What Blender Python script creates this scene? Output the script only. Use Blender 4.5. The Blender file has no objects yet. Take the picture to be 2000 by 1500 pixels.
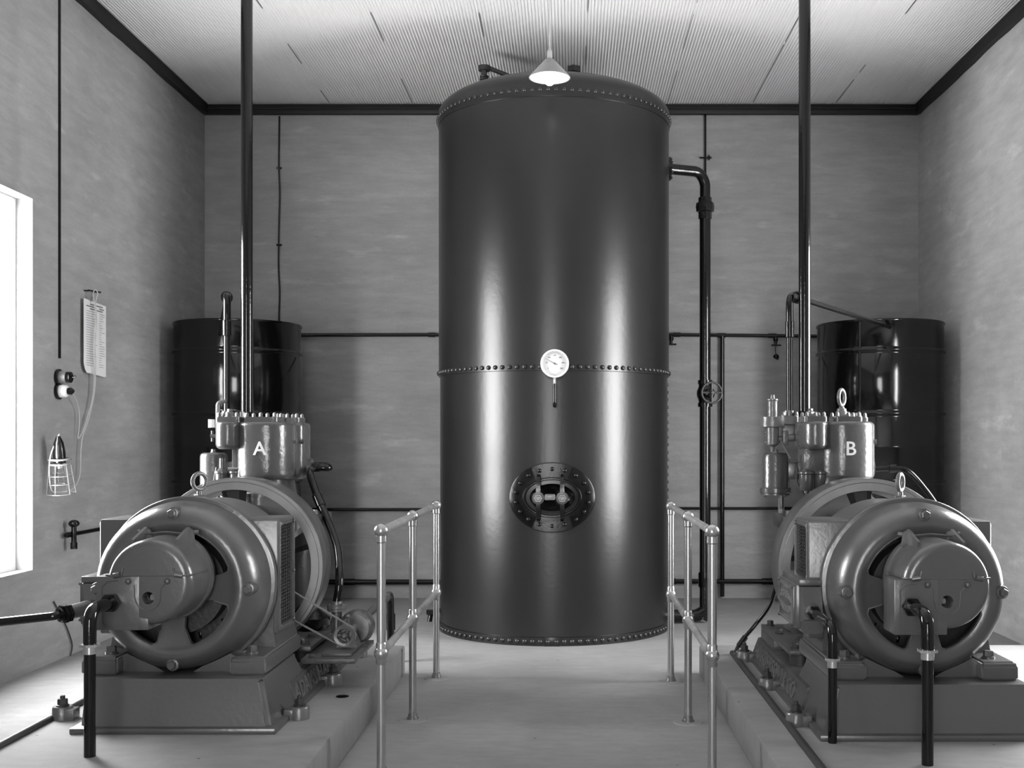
import bpy, bmesh, math, random
from mathutils import Vector, Matrix
random.seed(7)
PI = math.pi
S = bpy.context.scene
C = S.collection

# ------------------------------------------------------------------ camera, world, exposure
F = 2200.0; PX, PY, H = 1113.0, 866.0, 1.35
cam_d = bpy.data.cameras.new('camera'); cam = bpy.data.objects.new('camera', cam_d); C.objects.link(cam)
cam.location = (0, 0, H); cam.rotation_euler = (PI/2, 0, 0)
cam_d.sensor_width = 36; cam_d.sensor_fit = 'HORIZONTAL'; cam_d.lens = F/2000*36
cam_d.shift_x = -(PX-1000)/2000; cam_d.shift_y = (PY-750)/2000
cam_d.clip_start = 0.05; cam_d.clip_end = 60
S.camera = cam
w = bpy.data.worlds.new('world'); S.world = w; w.use_nodes = True
w.node_tree.nodes['Background'].inputs[0].default_value = (0.8, 0.8, 0.8, 1)
w.node_tree.nodes['Background'].inputs[1].default_value = 0.3
S.view_settings.view_transform = 'Standard'; S.view_settings.look = 'None'
S.view_settings.exposure = 0.35; S.view_settings.gamma = 1; S.view_settings.use_curve_mapping = False
WIN_SIDE_L = 27.0     # radiance of the daylight in the side windows
WIN_SIDE_R = 27.0
WIN_FRONT = 10.5       # and in the big door behind the camera

def at(px, py, y):
    return Vector(((px-PX)/F*y, y, H-(py-PY)/F*y))

# ------------------------------------------------------------------ materials
def mat(name, col, rough=0.5, metal=0.0, spec=0.5, bump=0.0, bscale=60, mottle=0.0, mscale=3.0, coat=0.0, detail=4, rvar=0.0, mstretch=(1,1,1)):
    m = bpy.data.materials.new(name); m.use_nodes = True
    nt = m.node_tree; b = nt.nodes['Principled BSDF']
    b.inputs['Base Color'].default_value = (col, col, col, 1)
    b.inputs['Roughness'].default_value = rough; b.inputs['Metallic'].default_value = metal
    b.inputs['Specular IOR Level'].default_value = spec
    b.inputs['Coat Weight'].default_value = coat; b.inputs['Coat Roughness'].default_value = 0.08
    tc = nt.nodes.new('ShaderNodeTexCoord')
    if bump:
        n = nt.nodes.new('ShaderNodeTexNoise'); n.inputs['Scale'].default_value = bscale; n.inputs['Detail'].default_value = detail
        bp = nt.nodes.new('ShaderNodeBump'); bp.inputs['Strength'].default_value = bump; bp.inputs['Distance'].default_value = 0.01
        nt.links.new(tc.outputs['Object'], n.inputs['Vector']); nt.links.new(n.outputs[0], bp.inputs['Height'])
        nt.links.new(bp.outputs[0], b.inputs['Normal'])
    if mottle:
        mp = nt.nodes.new('ShaderNodeMapping'); mp.inputs['Scale'].default_value = mstretch
        n = nt.nodes.new('ShaderNodeTexNoise'); n.inputs['Scale'].default_value = mscale; n.inputs['Detail'].default_value = 6; n.inputs['Roughness'].default_value = 0.6
        r = nt.nodes.new('ShaderNodeMapRange'); r.inputs[1].default_value = 0.3; r.inputs[2].default_value = 0.7
        r.inputs[3].default_value = col*(1-mottle); r.inputs[4].default_value = col*(1+mottle)
        nt.links.new(tc.outputs['Object'], mp.inputs[0]); nt.links.new(mp.outputs[0], n.inputs['Vector'])
        nt.links.new(n.outputs[0], r.inputs[0])
        cc = nt.nodes.new('ShaderNodeCombineColor')
        for i in range(3): nt.links.new(r.outputs[0], cc.inputs[i])
        nt.links.new(cc.outputs[0], b.inputs['Base Color'])
        if rvar:
            r2 = nt.nodes.new('ShaderNodeMapRange'); r2.inputs[1].default_value = 0.3; r2.inputs[2].default_value = 0.7
            r2.inputs[3].default_value = rough-rvar; r2.inputs[4].default_value = rough+rvar
            nt.links.new(n.outputs[0], r2.inputs[0]); nt.links.new(r2.outputs[0], b.inputs['Roughness'])
    return m
def emit(name, col, s):
    m = bpy.data.materials.new(name); m.use_nodes = True; nt = m.node_tree; nt.nodes.clear()
    e = nt.nodes.new('ShaderNodeEmission'); o = nt.nodes.new('ShaderNodeOutputMaterial')
    e.inputs[0].default_value = (col, col, col, 1); e.inputs[1].default_value = s
    nt.links.new(e.outputs[0], o.inputs[0]); return m

M_tank = mat('dark_grey_vessel_paint', 0.011, 0.29, 0.0, 0.5, bump=0.06, bscale=30, mottle=0.10, mscale=1.6)
M_rivet = mat('dark_grey_rivet_paint', 0.022, 0.22, 0.0, 0.6)
M_grey = mat('grey_machine_enamel', 0.072, 0.29, 0.0, 1.0, bump=0.10, bscale=45, mottle=0.06, mscale=4)
M_cast = mat('grey_rough_casting', 0.07, 0.36, 0.0, 0.5, bump=0.3, bscale=60, mottle=0.10, mscale=5)
M_shiny = mat('grey_glossy_enamel', 0.070, 0.24, 0.0, 0.8, bump=0.22, bscale=38, mottle=0.05, mscale=4)
M_wheel = mat('worn_flywheel_face', 0.34, 0.36, 0.35, 0.5, bump=0.05, mottle=0.12, mscale=6)
M_wheel_in = mat('flywheel_grey_paint', 0.04, 0.4)
M_black = mat('black_bitumen_paint', 0.005, 0.17, 0.0, 0.4, bump=0.15, bscale=30)
M_pipe = mat('black_enamel_pipe', 0.005, 0.10, 0.0, 0.45, bump=0.06, bscale=40)
M_drum = mat('black_glossy_drum_paint', 0.004, 0.12, 0.0, 0.5, bump=0.05, bscale=9, detail=3)
M_dark = mat('dark_interior', 0.012, 0.6)
M_dark2 = mat('dark_grey_iron', 0.03, 0.45, bump=0.2)
M_rail = mat('aluminium_painted_tube', 0.50, 0.26, 0.9, 0.5, mottle=0.06, mscale=7)
M_railw = mat('worn_rail_tube', 0.30, 0.42, 0.3, 0.5, bump=0.1, mottle=0.35, mscale=9)
M_bright = mat('bright_steel', 0.55, 0.25, 0.8)
M_bolt = mat('grey_bolt_paint', 0.2, 0.3, 0.1, 0.6)
M_white = mat('white_enamel', 0.8, 0.3)
M_letter = mat('white_letter_paint', 0.85, 0.4)
M_paper = mat('white_paper', 0.72, 0.7, mottle=0.04, mscale=6)
M_ink = mat('grey_ink', 0.08, 0.7)
M_trim = mat('black_tarred_beam', 0.006, 0.55, bump=0.2, bscale=20)
M_cable = mat('pale_flex_cable', 0.5, 0.6)
M_dial = mat('white_dial', 0.6, 0.4)
M_rivet_nut = mat('grey_steel_nut', .10, .3, .5)
M_case = mat('dark_grey_crankcase', .035, .3, 0, .6, bump=.15, bscale=40)
M_light = mat('grey_lug_steel', 0.14, 0.3, 0.2, 0.6, bump=0.2)

def glass_mat():
    m = bpy.data.materials.new('clear_bulb_glass'); m.use_nodes = True
    b = m.node_tree.nodes['Principled BSDF']; b.inputs['Transmission Weight'].default_value = 1.0
    b.inputs['Roughness'].default_value = 0.02; b.inputs['IOR'].default_value = 1.2; return m
M_glass = glass_mat()

def wall_mat(name, base, seed=0.0):
    m = bpy.data.materials.new(name); m.use_nodes = True; nt = m.node_tree; b = nt.nodes['Principled BSDF']
    b.inputs['Roughness'].default_value = 0.85; b.inputs['Specular IOR Level'].default_value = 0.2
    tc = nt.nodes.new('ShaderNodeTexCoord')
    def noise(scale, st, det=5, rough=0.6):
        mp = nt.nodes.new('ShaderNodeMapping'); mp.inputs['Scale'].default_value = st; mp.inputs['Location'].default_value = (seed, seed, seed)
        n = nt.nodes.new('ShaderNodeTexNoise'); n.inputs['Scale'].default_value = scale; n.inputs['Detail'].default_value = det; n.inputs['Roughness'].default_value = rough
        nt.links.new(tc.outputs['Object'], mp.inputs[0]); nt.links.new(mp.outputs[0], n.inputs[0]); return n.outputs[0]
    def rng(s, a, c, lo, hi):
        r = nt.nodes.new('ShaderNodeMapRange'); r.inputs[1].default_value = a; r.inputs[2].default_value = c
        r.inputs[3].default_value = lo; r.inputs[4].default_value = hi; nt.links.new(s, r.inputs[0]); return r.outputs[0]
    def mth(op, a, c):
        n = nt.nodes.new('ShaderNodeMath'); n.operation = op
        for i, v in enumerate((a, c)):
            if isinstance(v, float): n.inputs[i].default_value = v
            else: nt.links.new(v, n.inputs[i])
        return n.outputs[0]
    big = rng(noise(1.1, (1, 1, 1.2)), 0.3, 0.7, 0.87, 1.12)
    streak = rng(noise(3.0, (1, 1, 5), 6), 0.35, 0.7, 0.90, 1.10)
    pale = rng(noise(2.2, (1, 1, 3.2), 4), 0.60, 0.75, 1.0, 1.28)
    dark = rng(noise(7, (1, 1, 9), 5), 0.68, 0.76, 1.0, 0.82)
    fine = rng(noise(60, (1, 1, 1), 3), 0.3, 0.7, 0.97, 1.03)
    # hairline brick courses showing through the render
    sx = nt.nodes.new('ShaderNodeSeparateXYZ'); nt.links.new(tc.outputs['Object'], sx.inputs[0])
    wob = rng(noise(1.5, (1, 1, 1)), 0, 1, -0.02, 0.02)
    zz = mth('ADD', sx.outputs[2], wob)
    fr = mth('FRACT', mth('DIVIDE', zz, 0.172), 0.0)
    line = rng(mth('ABSOLUTE', mth('SUBTRACT', fr, 0.5), 0.0), 0.0, 0.06, 1.0, 0.0)
    lm = rng(noise(3.5, (1, 1, 0.6)), 0.5, 0.68, 0.0, 0.10)
    ln = mth('SUBTRACT', 1.0, mth('MULTIPLY', line, lm))
    v = mth('MULTIPLY', mth('MULTIPLY', mth('MULTIPLY', big, streak), mth('MULTIPLY', pale, dark)), mth('MULTIPLY', fine, ln))
    v = mth('MULTIPLY', v, base)
    cc = nt.nodes.new('ShaderNodeCombineColor')
    for i in range(3): nt.links.new(v, cc.inputs[i])
    nt.links.new(cc.outputs[0], b.inputs['Base Color'])
    bp = nt.nodes.new('ShaderNodeBump'); bp.inputs['Strength'].default_value = 0.35; bp.inputs['Distance'].default_value = 0.01
    nt.links.new(noise(14, (1, 1, 1.6), 6), bp.inputs['Height']); nt.links.new(bp.outputs[0], b.inputs['Normal'])
    return m
M_wall = wall_mat('rendered_brick_wall', 0.30, 0.0)
M_walll = wall_mat('rendered_brick_wall_left', 0.31, 5.0)
M_wallr_lit = wall_mat('brick_wall_right_painted_lit', 0.48, 9.0)  # paler base colour stands in for window light falling on this wall

def floor_mat(name, base):
    m = bpy.data.materials.new(name); m.use_nodes = True; nt = m.node_tree; b = nt.nodes['Principled BSDF']
    b.inputs['Roughness'].default_value = 0.7; b.inputs['Specular IOR Level'].default_value = 0.3
    tc = nt.nodes.new('ShaderNodeTexCoord')
    def noise(scale, st, det=5):
        mp = nt.nodes.new('ShaderNodeMapping'); mp.inputs['Scale'].default_value = st
        n = nt.nodes.new('ShaderNodeTexNoise'); n.inputs['Scale'].default_value = scale; n.inputs['Detail'].default_value = det
        nt.links.new(tc.outputs['Object'], mp.inputs[0]); nt.links.new(mp.outputs[0], n.inputs[0]); return n.outputs[0]
    def rng(s, a, c, lo, hi):
        r = nt.nodes.new('ShaderNodeMapRange'); r.inputs[1].default_value = a; r.inputs[2].default_value = c
        r.inputs[3].default_value = lo; r.inputs[4].default_value = hi; nt.links.new(s, r.inputs[0]); return r.outputs[0]
    def mul(a, c):
        n = nt.nodes.new('ShaderNodeMath'); n.operation = 'MULTIPLY'
        for i, v in enumerate((a, c)):
            if isinstance(v, float): n.inputs[i].default_value = v
            else: nt.links.new(v, n.inputs[i])
        return n.outputs[0]
    a = rng(noise(1.3, (1, 1, 1)), 0.3, 0.7, 0.86, 1.14)
    c = rng(noise(8, (1, 2.4, 1), 6), 0.3, 0.7, 0.93, 1.07)
    vo = nt.nodes.new('ShaderNodeTexVoronoi'); vo.inputs['Scale'].default_value = 5.5
    nt.links.new(tc.outputs['Object'], vo.inputs['Vector'])
    sp = rng(vo.outputs['Distance'], 0.028, 0.04, 0.3, 1.0)
    v = mul(mul(mul(a, c), sp), base)
    cc = nt.nodes.new('ShaderNodeCombineColor')
    for i in range(3): nt.links.new(v, cc.inputs[i])
    nt.links.new(cc.outputs[0], b.inputs['Base Color'])
    bp = nt.nodes.new('ShaderNodeBump'); bp.inputs['Strength'].default_value = 0.25; bp.inputs['Distance'].default_value = 0.01
    nt.links.new(noise(20, (1, 1, 1), 6), bp.inputs['Height']); nt.links.new(bp.outputs[0], b.inputs['Normal'])
    return m
M_floor = floor_mat('cement_floor', 0.27)
M_plinth = floor_mat('cement_plinth', 0.22)
M_ceil = mat('white_painted_corrugated_iron', 0.74, 0.55, 0.0, 0.3, mottle=0.04, mscale=1.2)

# ------------------------------------------------------------------ mesh helpers
def merge(bm, t, M=None):
    if M is not None: bmesh.ops.transform(t, matrix=M, verts=t.verts)
    me = bpy.data.meshes.new('t'); t.to_mesh(me); t.free(); bm.from_mesh(me); bpy.data.meshes.remove(me)
def NB(): return bmesh.new()
def box(bm, x0, x1, y0, y1, z0, z1, bev=0.0, seg=2):
    t = bmesh.new(); bmesh.ops.create_cube(t, size=1)
    for v in t.verts:
        v.co = Vector((x0+(v.co.x+.5)*(x1-x0), y0+(v.co.y+.5)*(y1-y0), z0+(v.co.z+.5)*(z1-z0)))
    if bev: bmesh.ops.bevel(t, geom=t.edges[:], offset=bev, segments=seg, affect='EDGES', profile=0.5)
    merge(bm, t)
def frame_axis(d):
    d = Vector(d).normalized(); u = Vector((0, 0, 1)) if abs(d.z) < 0.9 else Vector((1, 0, 0))
    a = d.cross(u).normalized(); b = d.cross(a).normalized(); return d, a, b
def lathe(bm, prof, o, axis=(0, 0, 1), seg=32, cap=True, closed=False):
    # prof: list of (radius, distance along axis)
    d, a, b = frame_axis(axis); o = Vector(o); rings = []
    for r, h in prof:
        if r < 1e-6: rings.append([bm.verts.new(o+d*h)])
        else: rings.append([bm.verts.new(o+d*h+a*(r*math.cos(2*PI*i/seg))+b*(r*math.sin(2*PI*i/seg))) for i in range(seg)])
    pairs = list(zip(rings, rings[1:]))
    if closed: pairs.append((rings[-1], rings[0]))
    for A, B in pairs:
        if len(A) == 1 and len(B) == 1: continue
        for i in range(seg):
            j = (i+1) % seg
            if len(A) == 1: bm.faces.new((A[0], B[i], B[j]))
            elif len(B) == 1: bm.faces.new((A[i], B[0], A[j]))
            else: bm.faces.new((A[i], B[i], B[j], A[j]))
    if cap and not closed:
        if len(rings[0]) > 1: bm.faces.new(rings[0])
        if len(rings[-1]) > 1: bm.faces.new(rings[-1][::-1])
def cyl(bm, p, q, r, seg=20, r2=None, bev=0.0):
    p, q = Vector(p), Vector(q); L = (q-p).length; r2 = r if r2 is None else r2
    if bev: lathe(bm, [(r-bev, 0), (r, bev), (r2, L-bev), (r2-bev, L)], p, q-p, seg)
    else: lathe(bm, [(r, 0), (r2, L)], p, q-p, seg)
def rounded(pts, rad, n=6):
    pts = [Vector(p) for p in pts]; out = [pts[0]]
    for i in range(1, len(pts)-1):
        a, b, c = pts[i-1], pts[i], pts[i+1]
        u = (a-b); v = (c-b); t = min(rad, u.length*.49, v.length*.49)
        p = b+u.normalized()*t; q = b+v.normalized()*t
        for k in range(n+1):
            s = k/n; out.append(p*(1-s)**2+b*2*s*(1-s)+q*s*s)
    out.append(pts[-1]); return out
def tube(bm, pts, r, seg=12, rad=0.0, n=6):
    if rad: pts = rounded(pts, rad, n)
    pts = [Vector(p) for p in pts]
    q = [pts[0]]
    for p in pts[1:]:
        if (p-q[-1]).length > 1e-5: q.append(p)
    pts = q; N = len(pts); rings = []; prev = None
    for i, p in enumerate(pts):
        t = (pts[min(i+1, N-1)]-pts[max(i-1, 0)]).normalized()
        if prev is None:
            u = Vector((0, 0, 1)) if abs(t.z) < .9 else Vector((1, 0, 0)); a = t.cross(u).normalized()
        else: a = (prev-t*prev.dot(t)).normalized()
        b = t.cross(a); prev = a
        rr = r[i] if isinstance(r, (list, tuple)) else r
        rings.append([bm.verts.new(p+a*rr*math.cos(2*PI*k/seg)+b*rr*math.sin(2*PI*k/seg)) for k in range(seg)])
    for A, B in zip(rings, rings[1:]):
        for i in range(seg):
            j = (i+1) % seg; bm.faces.new((A[i], B[i], B[j], A[j]))
    bm.faces.new(rings[0]); bm.faces.new(rings[-1][::-1])
def smooth_path(pts, n=8):
    P = [Vector(p) for p in pts]; P = [P[0]*2-P[1]]+P+[P[-1]*2-P[-2]]; out = []
    for i in range(1, len(P)-2):
        for k in range(n):
            t = k/n; a, b, c, d = P[i-1:i+3]
            out.append(0.5*((2*b)+(-a+c)*t+(2*a-5*b+4*c-d)*t*t+(-a+3*b-3*c+d)*t**3))
    out.append(P[-2]); return out
def sphere(bm, c, r, u=20, v=12, sc=(1, 1, 1)):
    t = bmesh.new(); bmesh.ops.create_uvsphere(t, u_segments=u, v_segments=v, radius=r)
    merge(bm, t, Matrix.Translation(Vector(c)) @ Matrix.Diagonal((*sc, 1)))
def torus(bm, c, R, r, axis=(0, 0, 1), seg=36, s2=10):
    prof = [(R+r*math.cos(2*PI*k/s2), r*math.sin(2*PI*k/s2)) for k in range(s2)]
    lathe(bm, prof, c, axis, seg, closed=True)
def loft(bm, rings, cap=True):
    R = [[bm.verts.new(Vector(p)) for p in r] for r in rings]; n = len(R[0])
    for A, B in zip(R, R[1:]):
        for i in range(n):
            j = (i+1) % n; bm.faces.new((A[i], A[j], B[j], B[i]))
    if cap: bm.faces.new(R[0][::-1]); bm.faces.new(R[-1])
def prism(bm, poly, fn, a, b, bev=0.0):
    # poly 2D (u,v); fn(u,v,t) -> point
    t = bmesh.new(); loft(t, [[fn(u, v, a) for u, v in poly], [fn(u, v, b) for u, v in poly]])
    if bev: bmesh.ops.bevel(t, geom=t.edges[:], offset=bev, segments=2, affect='EDGES')
    merge(bm, t)
def hexbolt(bm, o, axis, r, h, washer=True, stud=0.0):
    o = Vector(o); d = Vector(axis).normalized()
    if washer: lathe(bm, [(r*1.25, 0), (r*1.25, h*.2), (r, h*.25)], o, d, 20)
    lathe(bm, [(r, h*.15), (r, h*.85), (r*.86, h)], o, d, 6)
    if stud: lathe(bm, [(r*.5, h*.5), (r*.5, h+stud), (r*.4, h+stud+r*.1)], o, d, 12)
def rrect(x0, x1, y0, y1, r, n=5):
    out = []
    for cx, cy, a0 in ((x1-r, y1-r, 0), (x0+r, y1-r, 90), (x0+r, y0+r, 180), (x1-r, y0+r, 270)):
        for k in range(n+1):
            a = math.radians(a0+90*k/n); out.append((cx+r*math.cos(a), cy+r*math.sin(a)))
    return out

def finish(me, ang=38):
    bm = bmesh.new(); bm.from_mesh(me); bmesh.ops.recalc_face_normals(bm, faces=bm.faces[:]); bm.to_mesh(me); bm.free()
    for p in me.polygons: p.use_smooth = True
    me.set_sharp_from_angle(angle=math.radians(ang))
def wpos(o):
    v = Vector((0, 0, 0))
    while o is not None: v += o.location; o = o.parent
    return v
def obj(name, bm, m, parent=None, loc=None, ang=38):
    # the mesh comes in world coordinates; it is stored relative to its parent (or its own base point loc)
    me = bpy.data.meshes.new(name)
    off = wpos(parent) if parent is not None else Vector(loc or (0, 0, 0))
    bmesh.ops.translate(bm, vec=-off, verts=bm.verts)
    bm.to_mesh(me); bm.free(); finish(me, ang); me.materials.append(m)
    o = bpy.data.objects.new(name, me); C.objects.link(o)
    if parent is not None: o.parent = parent
    else: o.location = off
    return o
def tag(o, label, cat, group=None):
    o['label'] = label; o['category'] = cat
    if group: o['group'] = group
    return o
def thing(name, label, cat, loc, group=None):
    o = bpy.data.objects.new(name, None); C.objects.link(o); o.location = loc; o.empty_display_size = 0.1
    return tag(o, label, cat, group)
def struct(name, bm, m, parent=None, label=None, ang=38):
    o = obj(name, bm, m, parent, ang=ang)
    if parent is None: o['kind'] = 'structure'
    if label: o['label'] = label
    return o
_cache = {}
def inst(name, key, build, m, parent, pos, rot=None):
    # repeated small part: shared mesh, own object; pos in world coordinates
    k = (key, m.name)
    if k not in _cache:
        bm = NB(); build(bm); me = bpy.data.meshes.new(key); bm.to_mesh(me); bm.free(); finish(me); me.materials.append(m); _cache[k] = me
    o = bpy.data.objects.new(name, _cache[k]); C.objects.link(o)
    o.parent = parent; o.location = Vector(pos)-wpos(parent)
    if rot is not None: o.rotation_euler = rot
    return o
AX = {'z': None, '-y': (PI/2, 0, 0), 'x': (0, PI/2, 0), '-x': (0, -PI/2, 0), '-z': (PI, 0, 0)}
def bolt(parent, pos, ax='z', r=0.014, h=0.022, m=None, stud=0.0, name='bolt'):
    return inst(name, 'bolt_%g_%g_%g' % (r, h, stud), lambda bm: hexbolt(bm, (0, 0, 0), (0, 0, 1), r, h, True, stud), m or M_bolt, parent, pos, AX[ax])
def copy_tree(o, parent=None):
    c = o.copy(); C.objects.link(c)
    if parent is not None: c.parent = parent
    for ch in o.children: copy_tree(ch, c)
    return c
def cut(bm, cutters):
    # boolean difference of bmesh bm and a list of cutter bmeshes; gives back a bmesh
    me = bpy.data.meshes.new('a'); bmesh.ops.recalc_face_normals(bm, faces=bm.faces[:]); bm.to_mesh(me); bm.free()
    a = bpy.data.objects.new('a', me); C.objects.link(a); cs = []
    for cb in cutters:
        cm = bpy.data.meshes.new('c'); bmesh.ops.recalc_face_normals(cb, faces=cb.faces[:]); cb.to_mesh(cm); cb.free()
        c = bpy.data.objects.new('c', cm); C.objects.link(c); cs.append(c)
        md = a.modifiers.new('b', 'BOOLEAN'); md.operation = 'DIFFERENCE'; md.solver = 'EXACT'; md.object = c
    dg = bpy.context.evaluated_depsgraph_get(); dg.update()
    r = bpy.data.meshes.new_from_object(a.evaluated_get(dg)); out = bmesh.new(); out.from_mesh(r)
    for x in [a]+cs: bpy.data.objects.remove(x)
    bpy.data.meshes.remove(r)
    return out
def text_bm(s, height, depth, fit=None):
    # lettering as a mesh: x to the right, y up, z out; starts at 0
    cu = bpy.data.curves.new('t', 'FONT'); cu.body = s; cu.size = 1; cu.extrude = 0.5; cu.offset = 0.012; cu.resolution_u = 3
    o = bpy.data.objects.new('t', cu); C.objects.link(o)
    dg = bpy.context.evaluated_depsgraph_get(); dg.update()
    me = bpy.data.meshes.new_from_object(o.evaluated_get(dg)); bm = bmesh.new(); bm.from_mesh(me)
    bpy.data.objects.remove(o); bpy.data.curves.remove(cu); bpy.data.meshes.remove(me)
    xs = [v.co.x for v in bm.verts]; ys = [v.co.y for v in bm.verts]
    x0, x1, y0, y1 = min(xs), max(xs), min(ys), max(ys); sy = height/(y1-y0); sx = sy if fit is None else fit/(x1-x0)
    for v in bm.verts: v.co = Vector(((v.co.x-x0)*sx, (v.co.y-y0)*sy, (v.co.z+.5)*depth))
    return bm

# ------------------------------------------------------------------ room
XL, XR, YB, YF, ZC = -3.186, 3.04, 9.83, -2.2, 4.30
T = 0.24
b = NB(); box(b, XL-T, XR+T, YF-T, YB+T, -0.15, 0.0); struct('floor', b, M_floor)
b = NB(); box(b, XL-T, XR+T, YB, YB+T, 0, ZC+.1); struct('wall_back', b, M_wall)
WY0, WY1, WZ0, WZ1 = 5.45, 6.68, 0.60, 2.80      # window openings in the two side walls
def side_wall(name, x0, x1, m):
    b = NB()
    box(b, x0, x1, YF, WY0, 0, ZC+.1); box(b, x0, x1, WY1, YB, 0, ZC+.1)
    box(b, x0, x1, WY0, WY1, 0, WZ0); box(b, x0, x1, WY0, WY1, WZ1, ZC+.1)
    struct(name, b, m)
side_wall('wall_left', XL-T, XL, M_walll); side_wall('wall_right', XR, XR+T, M_wallr_lit)
DX0, DX1, DZ1 = -1.50, 0.15, 3.25
b = NB(); box(b, XL, DX0, YF-T, YF, 0, ZC+.1); box(b, DX1, XR, YF-T, YF, 0, ZC+.1); box(b, DX0, DX1, YF-T, YF, DZ1, ZC+.1)
struct('wall_front', b, M_wall)
E_l = emit('daylight_frosted_pane_left', 1.0, WIN_SIDE_L); E_r = emit('daylight_frosted_pane_right', 1.0, WIN_SIDE_R); E_f = emit('daylight_doorway', 1.0, WIN_FRONT)
def window(name, x, sgn, em):
    f = NB(); xa, xb = sorted((x+sgn*0.10, x+sgn*0.16))
    for z0, z1 in ((WZ0, WZ0+.06), (WZ1-.06, WZ1)): box(f, xa, xb, WY0, WY1, z0, z1)
    for y0 in (WY0, WY1-.05): box(f, xa, xb, y0, y0+.05, WZ0+.06, WZ1-.06)
    box(f, xa, xb, (WY0+WY1)/2-.015, (WY0+WY1)/2+.015, WZ0+.06, WZ1-.06)
    o = struct(name, f, M_white)
    p = NB(); xa, xb = sorted((x+sgn*0.125, x+sgn*0.135)); box(p, xa, xb, WY0+.05, WY1-.05, WZ0+.06, WZ1-.06)
    obj('pane', p, em, o)
window('window_1', XL, -1, E_l); window('window_2', XR, 1, E_r)
f = NB()
box(f, DX0, DX0+.07, YF-.16, YF-.08, 0, DZ1); box(f, DX1-.07, DX1, YF-.16, YF-.08, 0, DZ1); box(f, DX0+.07, DX1-.07, YF-.16, YF-.08, DZ1-.07, DZ1)
o = struct('door_1', f, M_white); p = NB(); box(p, DX0+.07, DX1-.07, YF-.13, YF-.12, 0.0, DZ1-.07); obj('pane', p, E_f, o)

# corrugated ceiling, ripples running to the back wall
b = NB(); pitch = 0.0225; n = int((XR-XL+2*T)/pitch*6); lo = []; hi = []
for i in range(n+1):
    x = XL-T+(XR-XL+2*T)*i/n; z = ZC+0.0055*math.cos(2*PI*(x-XL)/pitch)
    lo.append((b.verts.new((x, YF-T, z)), b.verts.new((x, YB+.02, z)))); hi.append((b.verts.new((x, YF-T, z+.012)), b.verts.new((x, YB+.02, z+.012))))
for i in range(n):
    b.faces.new((lo[i][0], lo[i][1], lo[i+1][1], lo[i+1][0])); b.faces.new((hi[i][0], hi[i+1][0], hi[i+1][1], hi[i][1]))
    b.faces.new((lo[i][1], hi[i][1], hi[i+1][1], lo[i+1][1])); b.faces.new((lo[i][0], lo[i+1][0], hi[i+1][0], hi[i][0]))
b.faces.new((lo[0][0], hi[0][0], hi[0][1], lo[0][1])); b.faces.new((lo[n][0], lo[n][1], hi[n][1], hi[n][0]))
ceil = struct('ceiling', b, M_ceil, ang=80)
random.seed(3)
for x in (-2.08, -1.36, -.62, .12, .85, 1.58, 2.3):
    b = NB(); y = YB-.1
    while y > 2:      # broken dark lap lines between the sheets
        L = random.uniform(.15, .9); g = random.uniform(.05, .8)
        box(b, x-.0010, x+.0010, y-L, y, ZC-.0065, ZC-.001); y -= L*.6+g*1.3+.2
    obj('lap_joint', b, M_trim, ceil)
# dark beams where the ceiling meets the walls
b = NB(); box(b, XL, XR, YB-.06, YB, 4.212, 4.292, .004); box(b, XL, XR, YB-.075, YB-.055, 4.248, 4.258); struct('trim_1', b, M_trim)
def beam(x0, x1, name, sgn):
    b = NB(); rings = []
    y = YB-.06
    while y > YF:
        wob = random.uniform(-.006, .006)
        za = 4.205+wob; rings.append([(x0, y, za), (x1, y, za), (x1, y, 4.293), (x0, y, 4.293)]); y -= .22
    loft(b, rings); struct(name, b, M_trim)
beam(XL, XL+.045, 'trim_2', 1); beam(XR-.045, XR, 'trim_3', -1)

# cement plinths under the two machines
DXB, DYB = 3.122, -0.11         # machine B stands this far from machine A
AXX = -1.667                    # crank axis of machine A
ZP = 0.17
def plinth(x0, x1, name, label, y1):
    b = NB(); box(b, x0, x1, 3.7, y1, 0, ZP, .012, 2)
    o = struct(name, b, M_plinth); o['label'] = label; return o
plinth(AXX-.70, AXX+.703, 'concrete_plinth', 'low cement plinth under the left compressor marked A', 6.59)
plinth(AXX+DXB-.698, XR-.002, 'concrete_plinth', 'low cement plinth under the right compressor marked B', 6.6)
for dx, dy, lab in ((0, 0, 'black pipe lying along the cement plinth beside machine A'), (DXB, DYB, 'black pipe lying along the cement plinth edge beside machine B')):
    b = NB(); x = AXX+dx-.545; tube(b, [(x, 3.7, ZP+.006), (x, 6.42+dy, ZP+.006)], .016, 10)
    tag(obj('floor_pipe', b, M_dark2, loc=(x, 3.7, ZP)), lab, 'pipe')

# ------------------------------------------------------------------ pressure vessel
TX, TY, TR = -0.1175, 8.34, 0.842
def ry(z, r=TR): return z
tank = thing('pressure_vessel', 'tall riveted dark grey cylindrical air receiver standing in the middle of the room', 'pressure vessel', (TX, TY, 0))
ZM, ZT = 1.835, 3.66
b = NB(); lathe(b, [(TR-.004, 0), (TR-.004, ZM+.1)], (TX, TY, 0), seg=128)
c = NB(); loft(c, [[(TX+.180*math.cos(2*PI*k/48), y, .990+.119*math.sin(2*PI*k/48)) for k in range(48)] for y in (TY-TR-.1, TY-TR+.13)])
b = cut(b, [c]); obj('lower_shell', b, M_tank, tank)     # with the manhole opening
b = NB(); lathe(b, [(TR-.02, ZM), (TR+.004, ZM), (TR+.006, ZM+.002), (TR+.006, ZT+.01), (TR-.02, ZT+.01)], (TX, TY, 0), seg=128); obj('upper_shell', b, M_tank, tank)
b = NB(); prof = [(TR-.02, ZT), (TR+.011, ZT), (TR+.012, ZT+.003), (TR+.012, ZT+.085)]
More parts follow.
